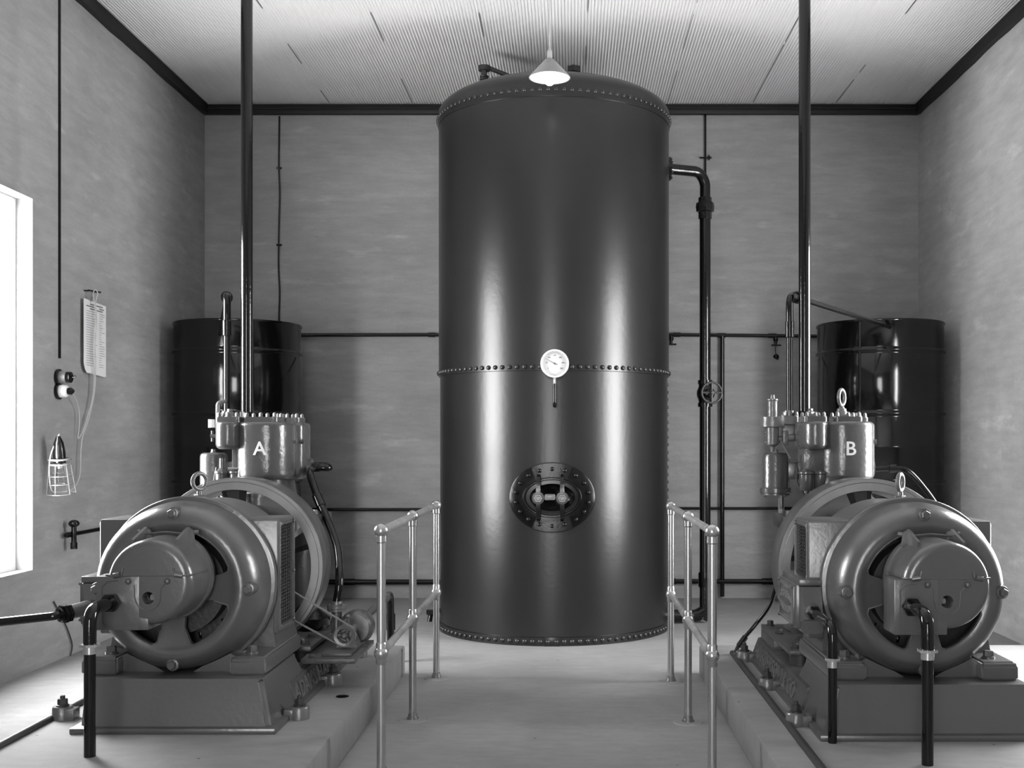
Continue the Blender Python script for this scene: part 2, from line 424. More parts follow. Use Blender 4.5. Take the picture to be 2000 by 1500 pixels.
for k in range(1, 15):
    a = k/14*PI/2; prof.append(((TR+.012)*math.cos(a)**0.85 if k < 14 else 0.0, ZT+.085+.215*math.sin(a)))
lathe(b, prof, (TX, TY, 0), seg=128, cap=False); obj('domed_top', b, M_tank, tank)
b = NB(); lathe(b, [(TR-.01, 0.0), (TR+.008, 0.0), (TR+.008, .055), (TR-.004, .060), (TR-.02, .060)], (TX, TY, 0), seg=128); obj('base_band', b, M_tank, tank)
def rivet_mesh(bm, r=.0135): lathe(bm, [(r, 0), (r*.97, r*.3), (r*.75, r*.62), (r*.4, r*.82), (0, r*.88)], (0, 0, 0), (0, -1, 0), 14)
def tank_pt(ang, z, r): return (TX+r*math.sin(ang), TY-r*math.cos(ang), z)
def rivets(z, n, r, off=0.0, rr=.0135, front=85):
    rest = NB()
    for k in range(n):
        a = 2*PI*(k+off)/n; a = (a+PI) % (2*PI)-PI
        if abs(math.degrees(a)) < front:
            inst('rivet', 'rivet_%g' % rr, lambda bm: rivet_mesh(bm, rr), M_rivet, tank, tank_pt(a, z, r), (0, 0, a))
        else:
            t = NB(); rivet_mesh(t, rr); merge(rest, t, Matrix.Translation(tank_pt(a, z, r)) @ Matrix.Rotation(a, 4, 'Z'))
    return rest
rest = rivets(.030, 100, TR+.008, .5, .0165, 60)
for z, n, r, rr in ((1.861, 100, TR+.006, .016), (3.706, 100, TR+.012, .014)):
    r2 = rivets(z, n, r, .5, rr, 56 if z < 3 else 50)
    me = bpy.data.meshes.new('t'); r2.to_mesh(me); r2.free(); rest.from_mesh(me)
b = NB()
o = obj('rivets', rest, M_rivet, tank); o['kind'] = 'stuff'
a0 = math.radians(87); vb = NB(); z = .35
while z < 1.80:
    t = NB(); rivet_mesh(t, .012); merge(vb, t, Matrix.Translation(tank_pt(a0, z, TR-.004)) @ Matrix.Rotation(a0, 4, 'Z')); z += .055
obj('vertical_rivet_seam', vb, M_rivet, tank)
# little riveted joint plate at the foot
b = NB(); box(b, TX-.055, TX+.055, TY-TR-.016, TY-TR, -.0, .062, .004); jp = obj('joint_plate', b, M_tank, tank)
for dx in (-.028, .028): inst('rivet', 'rivet_j', lambda bm: rivet_mesh(bm, .014), M_rivet, jp, (TX+dx, TY-TR-.016, .031))
# manhole: oval ring plate, raised neck, dished door held by two bridges
MZ, MY = 0.990, TY-TR
def ell(a, c, y, n=64, bend=True):
    out = []
    for k in range(n):
        t = 2*PI*k/n; x = a*math.cos(t); zz = c*math.sin(t)
        yy = MY+.5*(TR-math.sqrt(TR*TR-x*x))-y if bend else MY-y
        out.append((TX+x, yy, MZ+zz))
    return out
mh = thing('x', '', '', (TX, MY, MZ)); bpy.data.objects.remove(mh)
b = NB(); loft(b, [ell(.288, .235, -.06), ell(.287, .234, .010), ell(.282, .229, .014), ell(.198, .135, .014), ell(.192, .130, .030), ell(.182, .121, .030), ell(.178, .117, -.02)], cap=False)
man = obj('manhole', b, mat('black_ring_enamel', .003, .22, 0, .32, bump=.12, bscale=20), tank); man['label'] = 'black oval riveted manhole'
b = NB(); loft(b, [ell(.183, .122, .010, bend=False), ell(.176, .115, -.006, bend=False), ell(.150, .092, -.004, bend=False), ell(.140, .084, -.030, bend=False), ell(.11, .064, -.055, bend=False), ell(.07, .04, -.072, bend=False), ell(.03, .018, -.078, bend=False), ell(.0008, .0005, -.080, bend=False)], cap=False)
obj('manhole_door', b, mat('black_door_enamel', .004, .22, 0, .4), man)
for k in range(18):
    t = 2*PI*k/18+PI/2; x = .246*math.cos(t); z = .190*math.sin(t); a = math.asin(x/TR)
    inst('rivet', 'rivet_m', lambda bm: rivet_mesh(bm, .015), M_black, man, (TX+x, MY+.5*(TR-math.sqrt(TR*TR-x*x))-.013, MZ+z), (0, 0, a*.5))
for sx in (-1, 1):
    x = TX+sx*.079-.012
    b = NB(); pts = [(x+sx*.005-.006*sx, MY-.015, MZ+.155), (x, MY-.060, MZ+.13), (x, MY-.075, MZ+.05), (x, MY-.075, MZ-.05), (x, MY-.060, MZ-.13), (x-.0*sx, MY-.015, MZ-.158)]
    sp = smooth_path(pts, 5); rings = []
    for i, p in enumerate(sp):
        t = abs(i/(len(sp)-1)-.5)*2; wd = .016-.006*t; rings.append([(p.x-wd, p.y-.012, p.z), (p.x+wd, p.y-.012, p.z), (p.x+wd, p.y+.012, p.z), (p.x-wd, p.y+.012, p.z)])
    loft(b, rings); br = obj('bridge_clamp', b, M_black, man)
    b = NB(); hexbolt(b, (x, MY-.085, MZ+.0), (0, -1, 0), .033, .035, True, .012); obj('clamp_nut', b, M_rivet_nut, man)
b = NB(); box(b, TX-.05, TX+.02, MY-.025, MY+.05, MZ-.018, MZ+.022, .008); obj('door_handle', b, M_bolt, man)

# pressure gauge on its siphon pipe
GX, GY, GZ = TX+.018, 7.40, 1.874
g = thing('pressure_gauge', 'round white-faced pressure gauge on short black siphon in front of grey vessel', 'gauge', (GX, GY, GZ))
b = NB(); lathe(b, [(.086, -.02), (.093, -.008), (.096, .012), (.092, .02), (.082, .02), (.080, .010), (.080, 0), (.0, 0)], (GX, GY, GZ), (0, -1, 0), 48, cap=False); lathe(b, [(0, -.03), (.086, -.02)], (GX, GY, GZ), (0, -1, 0), 48, cap=False); obj('bezel', b, M_bright, g)
b = NB(); lathe(b, [(.0795, .001), (.0795, .004), (0, .0045)], (GX, GY, GZ), (0, -1, 0), 48); dial = obj('dial', b, M_dial, g)
b = NB()
for k, lab in enumerate(('0', '50', '100', '150', '200', '250', '300')):
    a = math.radians(215-k*250/6); t = text_bm(lab, .009, .0006)
    xm = max(v.co.x for v in t.verts)/2
    merge(b, t, Matrix.Translation((GX+.054*math.cos(a), GY-.0045, GZ+.054*math.sin(a))) @ Matrix.Rotation(PI/2, 4, 'X') @ Matrix.Translation((-xm, -.0045, 0)))
for k in range(31):
    a = math.radians(215-k*250/30); r0, r1 = (.066, .073)
    p = Vector((GX+r0*math.cos(a), GY-.0047, GZ+r0*math.sin(a))); q = Vector((GX+r1*math.cos(a), GY-.0047, GZ+r1*math.sin(a))); tube(b, [p, q], .0005, 4)
obj('scale_marks', b, M_ink, dial)
a = math.radians(150); b = NB(); tube(b, [(GX-.02*math.cos(a), GY-.008, GZ-.02*math.sin(a)), (GX+.066*math.cos(a), GY-.008, GZ+.066*math.sin(a))], [.0022, .0008], 6); cyl(b, (GX, GY-.004, GZ), (GX, GY-.011, GZ), .006); obj('needle', b, M_ink, g)
b = NB(); box(b, GX-.011, GX+.009, GY-.012, GY+.012, GZ-.135, GZ-.09, .002); obj('union', b, M_bright, g)
b = NB(); tube(b, [(GX-.001, GY, GZ-.13), (GX-.001, GY, GZ-.275), (GX-.001, TY-TR, GZ-.275)], .0125, 12, .03); obj('siphon_pipe', b, M_black, g); 

# pressure_vessel fittings on the dome
b = NB(); vx, vy = -.64, 8.42; base = Vector((vx, vy, 3.935))
cyl(b, base, base+Vector((0, 0, .20)), .022)
for k in range(8): torus(b, base+Vector((0, 0, .03+k*.018)), .030, .006, seg=16, s2=6)
cyl(b, base+Vector((0, 0, .2)), base+Vector((0, 0, .235)), .045); tube(b, [base+Vector((-.04, 0, .225)), base+Vector((.0, 0, .235)), base+Vector((.36, .10, .12)), base+Vector((.38, .1, -.05))], .017, 10, .05)
obj('safety_valve', b, M_dark2, tank)
b = NB(); cyl(b, (.03, 8.35, 3.92), (.03, 8.35, 4.13), .035); cyl(b, (.03, 8.35, 4.10), (.03, 8.35, 4.14), .055, 6)
obj('top_plug', b, M_dark2, tank)
b = NB(); tube(b, [(TX-TR*.985, TY+.1, .10), (TX-TR-.07, TY+.02, .10), (TX-TR-.08, TY, .03)], .018, 10, .03); box(b, TX-TR-.10, TX-TR-.03, TY-.02, TY+.02, .085, .12); obj('drain_cock', b, M_black, tank)

# big outlet pipe with flange, bend, union, gate valve
px_, py_, pz_ = 1.018, 8.48, 3.39
t = thing('outlet_pipe', 'thick black riser pipe bending from the right side of the vessel down to the floor', 'pipe', (px_, py_, 0))
b = NB(); tube(b, [(TX+TR*.98, 8.36, pz_), (px_-.05, 8.46, pz_), (px_, py_, pz_-.07), (px_, py_, 3.17)], .0395, 20, .14, 10); obj('bend', b, M_black, t)
b = NB(); cyl(b, (TX+TR-.01, 8.37, pz_), (TX+TR+.022, 8.372, pz_), .088, 28); fl = obj('flange', b, M_black, t)
for k in range(6):
    a = PI/6+k*PI/3; bolt(fl, (TX+TR+.02, 8.37+.068*math.cos(a), pz_+.068*math.sin(a)), 'x', .011, .018, M_black)
b = NB(); lathe(b, [(.045, 0), (.05, .0), (.05, .05), (.066, .055), (.07, .09), (.066, .12), (.05, .125), (.05, .16), (.045, .16)], (px_, py_, 3.04), seg=8); obj('union', b, M_black, t)
b = NB(); tube(b, [(px_, py_, 3.12), (px_, py_, 1.80)], .0415, 24); tube(b, [(px_, py_, 1.66), (px_, py_, .06), (px_-.02, py_, .03)], .0415, 24); obj('riser', b, M_pipe, t)
b = NB(); lathe(b, [(.05, 0), (.052, .02), (.052, .09), (.05, .11)], (px_, py_, .27), seg=24); obj('collar', b, M_black, t)
b = NB(); tube(b, [(px_, py_, .09), (px_-.07, py_-.01, .05), (px_-.28, py_-.05, .06)], .048, 16, .05); obj('foot_bend', b, M_black, t)
vz = 1.725
b = NB(); lathe(b, [(.055, -.10), (.055, -.07), (.048, -.068), (.05, -.05), (.062, -.02), (.064, 0), (.062, .02), (.05, .05), (.048, .068), (.055, .07), (.055, .10)], (px_, py_, vz), seg=24)
lathe(b, [(.05, 0), (.052, .05), (.035, .06), (.03, .1), (.012, .105), (.012, .16)], (px_+.01, py_-.01, vz), (.12, -1, 0), 20)
gv = obj('gate_valve', b, M_black, t)
b = NB(); wc = Vector((px_+.032, py_-.15, vz)); ax = Vector((.12, -1, 0)); torus(b, wc, .076, .0085, ax)
d, aa, bb = frame_axis(ax)
for k in range(4):
    v = aa*math.cos(k*PI/2)+bb*math.sin(k*PI/2); tube(b, [wc, wc+v*.074], .0075, 8)
lathe(b, [(.016, -.01), (.016, .012), (.009, .014), (.009, .022)], wc, ax, 12); obj('handwheel', b, M_dark2, gv)

# ------------------------------------------------------------------ coolant drums
def drum(cx, seam, label):
    cy, R = 9.05, .492
    t = thing('cooling_drum', label, 'drum', (cx, cy, 0), None)
    prof = [(R-.02, 0), (R+.004, 0), (R+.004, .02), (R, .03)]
    for z in (.52, 1.05, 1.58, 2.066): prof += [(R, z-.035), (R-.004, z-.028), (R-.004, z-.018), (R+.012, z-.006), (R+.014, z), (R+.012, z+.006), (R-.004, z+.018), (R-.004, z+.028), (R, z+.035)]
    prof.insert(-18, (R, 1.318)); prof.insert(-18, (R+.003, 1.320)); prof.insert(-18, (R+.003, 1.330)); prof.insert(-18, (R, 1.332))
    prof += [(R, 2.28), (R+.008, 2.285), (R+.009, 2.298), (R+.004, 2.303), (R-.008, 2.298), (R-.008, 2.2)]
    b = NB(); lathe(b, prof, (cx, cy, 0), seg=96, cap=False)
    lathe(b, [(R-.008, 2.2), (0, 2.2)], (cx, cy, 0), seg=96, cap=False); obj('shell', b, M_drum, t, ang=60)
    b = NB(); a = math.radians(seam)
    box(b, -.009, .009, -R-.006, -R+.01, .02, 2.28, .004)
    bmesh.ops.transform(b, matrix=Matrix.Translation((cx, cy, 0)) @ Matrix.Rotation(a, 4, 'Z'), verts=b.verts); obj('seam', b, M_drum, t)
    return t
drum(-2.665, 29, 'tall black drum in the left corner behind compressor A')
drum(2.49, -33, 'tall black dented drum in the right corner behind compressor B')

# ------------------------------------------------------------------ pipes on the walls
def pipe(name, pts, r, m, label, cat='pipe', rad=.05, seg=12, group=None, collars=()):
    b = NB(); tube(b, pts, r, seg, rad)
    for p, ax, L in collars: p = Vector(p); ax = Vector(ax); cyl(b, p-ax*L/2, p+ax*L/2, r*1.3, seg)
    return tag(obj(name, b, m, loc=pts[0]), label, cat, group)
YW = YB-.035
pipe('wall_pipe', [(-2.5, YW, 2.292), (-.3, YW, 2.296)], .0155, M_black, 'thin black pipe high on the back wall between left drum and vessel', collars=[((-1.2, YW, 2.294), (1, 0, 0), .06)])
pr = pipe('wall_pipe', [(.862, YW, 2.295), (2.45, YW, 2.28)], .0155, M_black, 'thin black pipe high on the back wall running from vessel to right drum', collars=[((.93, YW, 2.295), (1, 0, 0), .06), ((1.32, YW, 2.29), (1, 0, 0), .07), ((1.76, YW, 2.287), (1, 0, 0), .07)])
pipe('wall_pipe', [(1.325, YW, 2.285), (1.325, YW, .02)], .0195, M_pipe, 'slim black vertical pipe dropping to the floor right of the valve riser')
def cock(x, z, label, y=YW):
    t = thing('drain_cock', label, 'tap', (x, y, z))
    b = NB(); cyl(b, (x, y, z-.012), (x, y, z-.075), .014, 12); sphere(b, (x, y, z-.035), .022, 12, 8); obj('body', b, M_black, t)
    b = NB(); cyl(b, (x-.042, y-.02, z-.085), (x+.042, y-.02, z-.085), .008, 8); cyl(b, (x, y, z-.07), (x, y-.02, z-.09), .006, 8); obj('handle', b, M_black, t)
cock(.882, 2.295, 'small black drain cock on the wall pipe right beside the vessel')
cock(1.79, 2.287, 'small black drain cock under the wall pipe left of compressor B delivery pipe')
b = NB(); tube(b, smooth_path([(1.79, YW, 2.20), (1.785, YW-.01, 2.16), (1.79, YW-.01, 2.12)], 4), .003, 6); sphere(b, (1.79, YW-.02, 2.105), .026, 12, 8, (1, .8, .8)); cyl(b, (1.77, YW-.02, 2.11), (1.81, YW-.02, 2.085), .014)
tag(obj('hanging_plug', b, M_black, loc=(1.79, YW, 2.2)), 'small dark plug hanging on a string below the drain cock', 'plug')
pipe('wall_pipe', [(-.2, YW, .775), (XL+.035, YW, .775), (XL+.035, 7.04, .775)], .0140, M_black, 'thin black pipe at waist height running round the left corner, left of vessel', rad=.06, collars=[((XL+.035, 7.1, .775), (0, 1, 0), .07)])
pipe('wall_pipe', [(.6, YW, .785), (2.95, YW, .785)], .0125, M_black, 'thin black pipe at waist height on back wall, right of vessel')
b = NB(); c0 = Vector((XL+.06, 7.1, .775)); cyl(b, c0+Vector((0, 0, -.07)), c0+Vector((0, 0, .05)), .016); sphere(b, c0+Vector((0, 0, .07)), .034, 14, 10, (1, 1, .7)); cyl(b, c0+Vector((0, 0, -.09)), c0+Vector((0, 0, -.05)), .022, 8)
tag(obj('stop_valve', b, M_black, loc=c0), 'small black valve at the near end of the left wall pipe', 'valve')
pipe('wall_pipe', [(-2.8, YW, .145), (-.2, YW, .145)], .0225, M_black, 'black pipe near the floor on back wall, left of vessel', collars=[((-1.93, YW, .145), (1, 0, 0), .12)])
pipe('wall_pipe', [(.6, YW, .15), (2.95, YW, .15)], .0215, M_black, 'black pipe near the floor on back wall, right of vessel', collars=[((.87, YW, .15), (1, 0, 0), .10), ((1.72, YW, .15), (1, 0, 0), .10)])
pts = [(at(545, 0, YB-.012).x+random.uniform(-.008, .008), YB-.012, z) for z in [4.2-.22*k for k in range(10)]]
b = NB(); tube(b, smooth_path(pts, 4), .0075, 8)
for z in (3.75, 3.08): cyl(b, (pts[0][0]-.025, YB-.01, z), (pts[0][0]+.02, YB-.01, z), .009, 8)
tag(obj('wall_conduit', b, M_black, loc=pts[0]), 'wavy thin dark cable running down the back wall above left drum', 'cable')
x = at(1377.5, 0, YB-.012).x; b = NB(); tube(b, [(x, YB-.015, 4.215), (x, YB-.015, 2.32)], .0095, 8); cyl(b, (x-.05, YB-.012, 3.84), (x+.055, YB-.012, 3.84), .007, 8)
for dz in (-.015, .015): box(b, x+.025, x+.04, YB-.02, YB, 3.84+dz-.005, 3.84+dz+.005)
tag(obj('wall_conduit', b, M_black, loc=(x, YB-.015, 2.3)), 'thin dark conduit on back wall above the vessel outlet bend', 'cable')
b = NB(); box(b, XL, XL+.012, 7.012, 7.026, 1.88, 4.2); tag(obj('wall_conduit', b, M_black, loc=(XL, 7.02, 1.88)), 'straight dark conduit on the left wall above the switches', 'cable')

# ------------------------------------------------------------------ railings
def railing(x, ys, label, skew):
    t = thing('handrail', label, 'railing', (x, ys[1], 0))
    ZT_, ZM_ = .995, .497
    for y in ys:
        b = NB(); tube(b, [(x, y, 0), (x, y, ZT_)], .0185, 20); po = obj('post', b, M_rail, t)
        b = NB(); sphere(b, (x, y, ZT_), .0295, 24, 16); lathe(b, [(.0185, -.05), (.0225, -.045), (.0225, -.02)], (x, y, ZT_), seg=20)
        obj('ball_joint', b, M_rail, po)
        b = NB(); sphere(b, (x, y, ZM_), .0295, 24, 16); lathe(b, [(.0185, -.045), (.0215, -.04), (.0215, .04), (.0185, .045)], (x, y, ZM_), seg=20)
        obj('ball_joint', b, M_rail, po)
        b = NB(); lathe(b, [(.03, 0), (.03, .010), (.024, .018), (.021, .035), (.0185, .036)], (x, y, 0), seg=24); obj('foot_flange', b, M_light, po)
    b = NB(); tube(b, [(x, ys[0], ZT_), (x, ys[-1], ZT_)], .0165, 16); obj('top_rail', b, M_railw, t)
    b = NB(); tube(b, [(x, ys[0], ZM_), (x, ys[-1], ZM_)], .0165, 16); obj('middle_rail', b, M_railw, t)
    for y in ys:
        b = NB(); lathe(b, [(.072, 0), (.068, .004), (.03, .0055)], (x, y, 0), seg=28); o = obj('cement_patch', b, M_floor, t)
railing(-.767, (4.58, 5.50, 6.47), 'silver ball-jointed tube handrail on the left of the gangway beside compressor A', 0)
railing(.572, (4.53, 5.45, 6.38), 'silver ball-jointed tube handrail on the right of the gangway beside compressor B', 0)

# ------------------------------------------------------------------ pendant lamp
lx, ly, lz = (1073.5-PX)/F*7.0, 7.0, 3.625
t = thing('pendant_lamp', 'pendant lamp with white-lined conical enamel shade hanging in front of the vessel top', 'lamp', (lx, ly, lz))
b = NB(); lathe(b, [(.022, .11), (.03, .108), (.128, .0), (.130, -.004), (.126, -.004)], (lx, ly, lz), seg=48, cap=False); obj('lamp_shade', b, mat('grey_enamel_shade', .25, .35), t)
b = NB(); lathe(b, [(.0, .100), (.026, .100), (.1255, -.003)], (lx, ly, lz), seg=48, cap=False); obj('shade_lining', b, M_white, t)
b = NB(); lathe(b, [(.010, .10), (.016, .11), (.016, .16), (.008, .17), (.004, .19)], (lx, ly, lz), seg=20); obj('lamp_holder', b, mat('pale_holder', .35, .4), t)
b = NB(); tube(b, [(lx, ly, lz+.17), (lx, ly, ZC-.01)], .0035, 8); lathe(b, [(.03, 0), (.03, .01), (.02, .02)], (lx, ly, ZC-.028), seg=20); obj('cord', b, M_cable, t)
b = NB(); lathe(b, [(0, -.052), (.015, -.049), (.029, -.038), (.038, -.02), (.0405, -.004), (.037, .014), (.026, .04), (.018, .06), (.018, .10)], (lx, ly, lz), seg=28); obj('bulb', b, emit('bulb_added_glow', 1.0, 3.0), t)  # emission added to the bulb to brighten the shade lining

# ------------------------------------------------------------------ machine: bedplate, motor, compressor, pump (built as A, copied as B)
X0 = AXX
def P(x, y, z): return (X0+x, y, z)
def build_bed(X0, gl, left, dy=0.0, mirror_text=None):
    o0 = (X0, 4.9, ZP); g = tag(bpy.data.objects.new('compressor_bedplate', None), gl, 'machine base'); C.objects.link(g); g.location = o0
    # pedestal under the motor
    b = NB(); L = left; lf = .05 if left > .36 else .004
    def ring(xa, xb, ya, yb, z): return [(X0+xa, ya, z), (X0+xb, ya, z), (X0+xb, yb, z), (X0+xa, yb, z)]
    t = NB(); loft(t, [ring(-L-lf, .448, 4.595, 5.36, ZP+.0), ring(-L-lf+.003, .443, 4.60, 5.34, ZP+.03), ring(-L, .400, 4.645, 5.22, .365), ring(-L+.006, .394, 4.65, 5.21, .378)])
    bmesh.ops.bevel(t, geom=[e for e in t.edges if abs(e.verts[0].co.z-e.verts[1].co.z) > .02 and abs(e.verts[0].co.z-e.verts[1].co.z) < .3], offset=.02, segments=3, affect='EDGES')
    merge(b, t)
    box(b, X0-L-lf-.025, X0+.474, 4.565, 5.36, ZP-.002, ZP+.024, .006)
    obj('pedestal', b, M_grey, g)
    # long sub-base with sloping lettered sides
    b = NB(); t = NB()
    loft(t, [ring(-.475, .475, 5.0, 6.33, ZP-.002), ring(-.475, .475, 5.0, 6.33, ZP+.026), ring(-.452, .452, 5.0, 6.30, ZP+.030), ring(-.425, .425, 5.0, 6.27, .288), ring(-.415, .415, 5.0, 6.26, .293)]); merge(b, t)
    for s in (-1, 1):
        x0, x1 = sorted((X0+s*.415, X0+s*.16)); box(b, x0, x1, 5.86, 6.24, .29, .345, .006)
    box(b, X0-.30, X0+.30, 5.86, 6.24, .29, .345)
    sb = obj('sub_base', b, M_cast, g)
    for s in (-1, 1):
        for y in (4.83, 5.52, 6.22):
            x = X0+s*.508
            b = NB(); lathe(b, [(.042, 0), (.042, .050), (.038, .056)], (x, y, ZP-.002), seg=24)
            box(b, min(x, x-s*.06), max(x, x-s*.06), y-.035, y+.035, ZP-.002, ZP+.045, .004)
            lug = obj('foundation_lug', b, M_light, g); bolt(lug, (x, y, ZP+.054), 'z', .021, .032, M_dark2, .012)
    # raised lettering on both flanks
    slope = math.atan2(.027, .130)
    for w_, dx_, wd in (('ADAMS', 0, .40), ('HARVEY', .45, .47)):
        b = NB(); merge(b, text_bm(w_, .078, .008, wd), Matrix.Translation((X0+.448, 5.02+dx_, .196)) @ Matrix.Rotation(-slope, 4, 'Y') @ Matrix.Rotation(PI/2, 4, 'Z') @ Matrix.Rotation(PI/2, 4, 'X')); obj('raised_lettering', b, M_light, sb)
    for w_, dx_, wd in (('HARDERSON', 0, .70), ('&', .75, .07), ('CO', .87, .16)):
        b = NB(); merge(b, text_bm(w_, .078, .008, wd), Matrix.Translation((X0-.448, 6.20-dx_, .196)) @ Matrix.Rotation(slope, 4, 'Y') @ Matrix.Rotation(-PI/2, 4, 'Z') @ Matrix.Rotation(PI/2, 4, 'X')); obj('raised_lettering', b, M_light, sb)
    return g

ZA = .739
def build_motor(X0, lab):
    g = thing('electric_motor', lab, 'motor', (X0, 5.0, .378))
    A = (X0, 0, ZA)
    # barrel
    b = NB(); lathe(b, [(.345, 4.95), (.354, 4.96), (.354, 5.38), (.340, 5.40), (.20, 5.44), (.06, 5.44), (.06, 5.60)], A, (0, 1, 0), 96)
    obj('stator_frame', b, M_grey, g)
    # front end bell with four windows
    b = NB()
    prof = [(.10, 4.735), (.235, 4.735), (.255, 4.728), (.272, 4.722), (.292, 4.724), (.312, 4.735), (.332, 4.757), (.347, 4.79), (.356, 4.83), (.361, 4.88), (.364, 4.915), (.378, 4.918), (.381, 4.922), (.381, 4.955), (.378, 4.958), (.34, 4.958), (.335, 4.80), (.30, 4.755), (.10, 4.755)]
    lathe(b, prof, A, (0, 1, 0), 128, closed=True)
    cs = []
    for k in range(4):
        a0 = math.radians(45+90*k); c = NB(); poly = []
        ri, ro, ha = .13, .247, math.radians(27.5)
        def pp(r, a): return (r*math.cos(a0+a), r*math.sin(a0+a))
        rc = .022
        for s in range(13): poly.append(pp(ro, ha*.88-(ha*.88*2)*s/12))
        for s in range(1, 5): q = s/5*PI/2; poly.append(pp(ro-rc*(1-math.cos(q)), -ha*.88-ha*.12*math.sin(q)))
        poly.append(pp(.17, -ha*1.05)); poly.append(pp(ri, -ha*.8)); poly.append(pp(ri, ha*.8)); poly.append(pp(.17, ha*1.05))
        for s in range(4, 0, -1): q = s/5*PI/2; poly.append(pp(ro-rc*(1-math.cos(q)), ha*.88+ha*.12*math.sin(q)))
        loft(c, [[(X0+u, 4.6, ZA+v) for u, v in poly], [(X0+u, 4.86, ZA+v) for u, v in poly]]); cs.append(c)
    b = cut(b, cs)
    for k in range(4):      # bolt bosses
        a = k*PI/2; r = .318; o_ = Vector((X0+r*math.cos(a), 4.728, ZA+r*math.sin(a))); lathe(b, [(.026, -.002), (.028, .005), (.028, .10)], o_, (0, 1, 0), 20)
        # raised lip of each window
        a0 = math.radians(45+90*k); lip = []
        for s in range(25): aa = a0-math.radians(24)+math.radians(48)*s/24; lip.append((X0+.250*math.cos(aa), 4.730, ZA+.250*math.sin(aa)))
        for sg in (1, -1):
            e = [(X0+r_*math.cos(a0+sg*math.radians(28.5)), 4.732, ZA+r_*math.sin(a0+sg*math.radians(28.5))) for r_ in (.238, .18)]
            lip = lip+e if sg == 1 else e[::-1]+lip
        tube(b, lip, .0035, 6)
    bell = obj('end_bell', b, M_grey, g)
    for k in range(4):
        a = k*PI/2; bolt(g, (X0+.318*math.cos(a), 4.727, ZA+.318*math.sin(a)), '-y', .019, .024, M_grey)
    # rotor seen through the windows
    b = NB(); lathe(b, [(.0, 4.90), (.33, 4.90), (.33, 4.94), (0, 4.94)], A, (0, 1, 0), 64)
    lathe(b, [(.14, 4.80), (.20, 4.80), (.20, 4.90), (.14, 4.90)], A, (0, 1, 0), 48)
    rot = obj('rotor', b, M_dark2, g)
    for k in range(12):
        a = math.radians(15+30*k)
        inst('rotor_slot', 'rotor_slot', lambda bm: box(bm, -.006, .006, -.004, .01, -.015, .015, .003), M_black, rot, (X0+.23*math.cos(a), 4.899, ZA+.23*math.sin(a)), (0, PI/2-a, 0))
    # box shaped housing with grilles at both sides
    b = NB()
    xl, xr, z0, z1, y0, y1 = X0-.42, X0+.374, .503, 1.014, 5.00, 5.29
    t = NB(); box(t, xl, xr, y0, y1, z0, z1, .010, 2); c1 = NB(); box(c1, xr-.03, xr+.05, y0+.035, y1-.035, z0+.035, z1-.03); c2 = NB(); box(c2, xl-.05, xl+.03, y0+.035, y1-.035, z0+.035, z1-.03)
    t = cut(t, [c1, c2]); merge(b, t)
    tube(b, [(xr+.001, y0+.02, z0+.02), (xr+.001, y1-.02, z0+.02), (xr+.001, y1-.02, z1-.015), (xr+.001, y0+.02, z1-.015), (xr+.001, y0+.02, z0+.02)], .005, 6)
    tube(b, [(xl-.001, y0+.02, z0+.02), (xl-.001, y1-.02, z0+.02), (xl-.001, y1-.02, z1-.015), (xl-.001, y0+.02, z1-.015), (xl-.001, y0+.02, z0+.02)], .005, 6)
    # fillets from barrel into the box
    for s in (-1, 1):
        t = NB(); xx = X0+s*.30; prism(t, [(0, 0), (s*.10, 0), (s*.02, .09)], lambda u, v, y: (xx+u, y, z1-.005-v if False else z1-.004+v*0.0), y0+.05, y1-.05) if False else t.free()
    hs = obj('housing', b, M_grey, g)
    for xx, s in ((xr, 1), (xl, -1)):
        b = NB(); xa, xb = sorted((xx-s*.028, xx-s*.022)); box(b, xa, xb, y0+.034, y1-.034, z0+.034, z1-.029)
        k = 0; z = z0+.046
        while z < z1-.04:
            pts = [(xx-s*.016, y0+.036+(y1-y0-.072)*i/12, z+.0035*math.sin(i*PI/1.0+k)) for i in range(13)]
            pts = [(xx-s*(.014+.004*(i % 2)), p[1], z+.003*(1 if i % 2 else -1)) for i, p in enumerate(pts)]
            tube(b, pts, .0042, 5); z += .0155; k += 1
        for yy in (y0+.10, (y0+y1)/2, y1-.10): tube(b, [(xx-s*.018, yy, z0+.036), (xx-s*.018, yy, z1-.03)], .003, 5)
        obj('ventilation_grille', b, M_dark2, hs)
        for yy, zz in ((y0+.03, z0+.03), (y1-.03, z0+.03), (y0+.03, z1-.025), (y1-.03, z1-.025), (y1-.03, (z0+z1)/2)):
            inst('screw', 'screw%d' % s, lambda bm: lathe(bm, [(.009, 0), (.009, .006), (.005, .010)], (0, 0, 0), (s, 0, 0), 10), M_grey, hs, (xx, yy, zz))
    # feet and webs
    for s in (-1, 1):
        b = NB(); t = NB(); xa, xb = (.235, .388)
        def R(a, c, ya, yb, z): xs = sorted((X0+s*a, X0+s*c)); return [(xs[0], ya, z), (xs[1], ya, z), (xs[1], yb, z), (xs[0], yb, z)]
        loft(t, [R(xa, xb, 4.735, 5.36, .376), R(xa, xb, 4.735, 5.36, .435), R(xa+.008, xb-.008, 4.75, 5.35, .450)])
        bmesh.ops.bevel(t, geom=t.edges[:], offset=.008, segments=2, affect='EDGES'); merge(b, t)
        t = NB(); loft(t, [R(xa-.03, xb-.02, 4.98, 5.38, .43), R(xa-.02, xb-.035, 4.99, 5.37, .52), R(.20, .352, 4.99, 5.37, .60)]); merge(b, t)
        # curved toe web running in to the barrel
        t = NB(); prism(t, [(.06, .376), (.25, .376), (.25, .44), (.22, .455), (.16, .425), (.10, .40)], lambda u, v, y: (X0+s*u, y, v), 4.80, 5.3); merge(b, t)
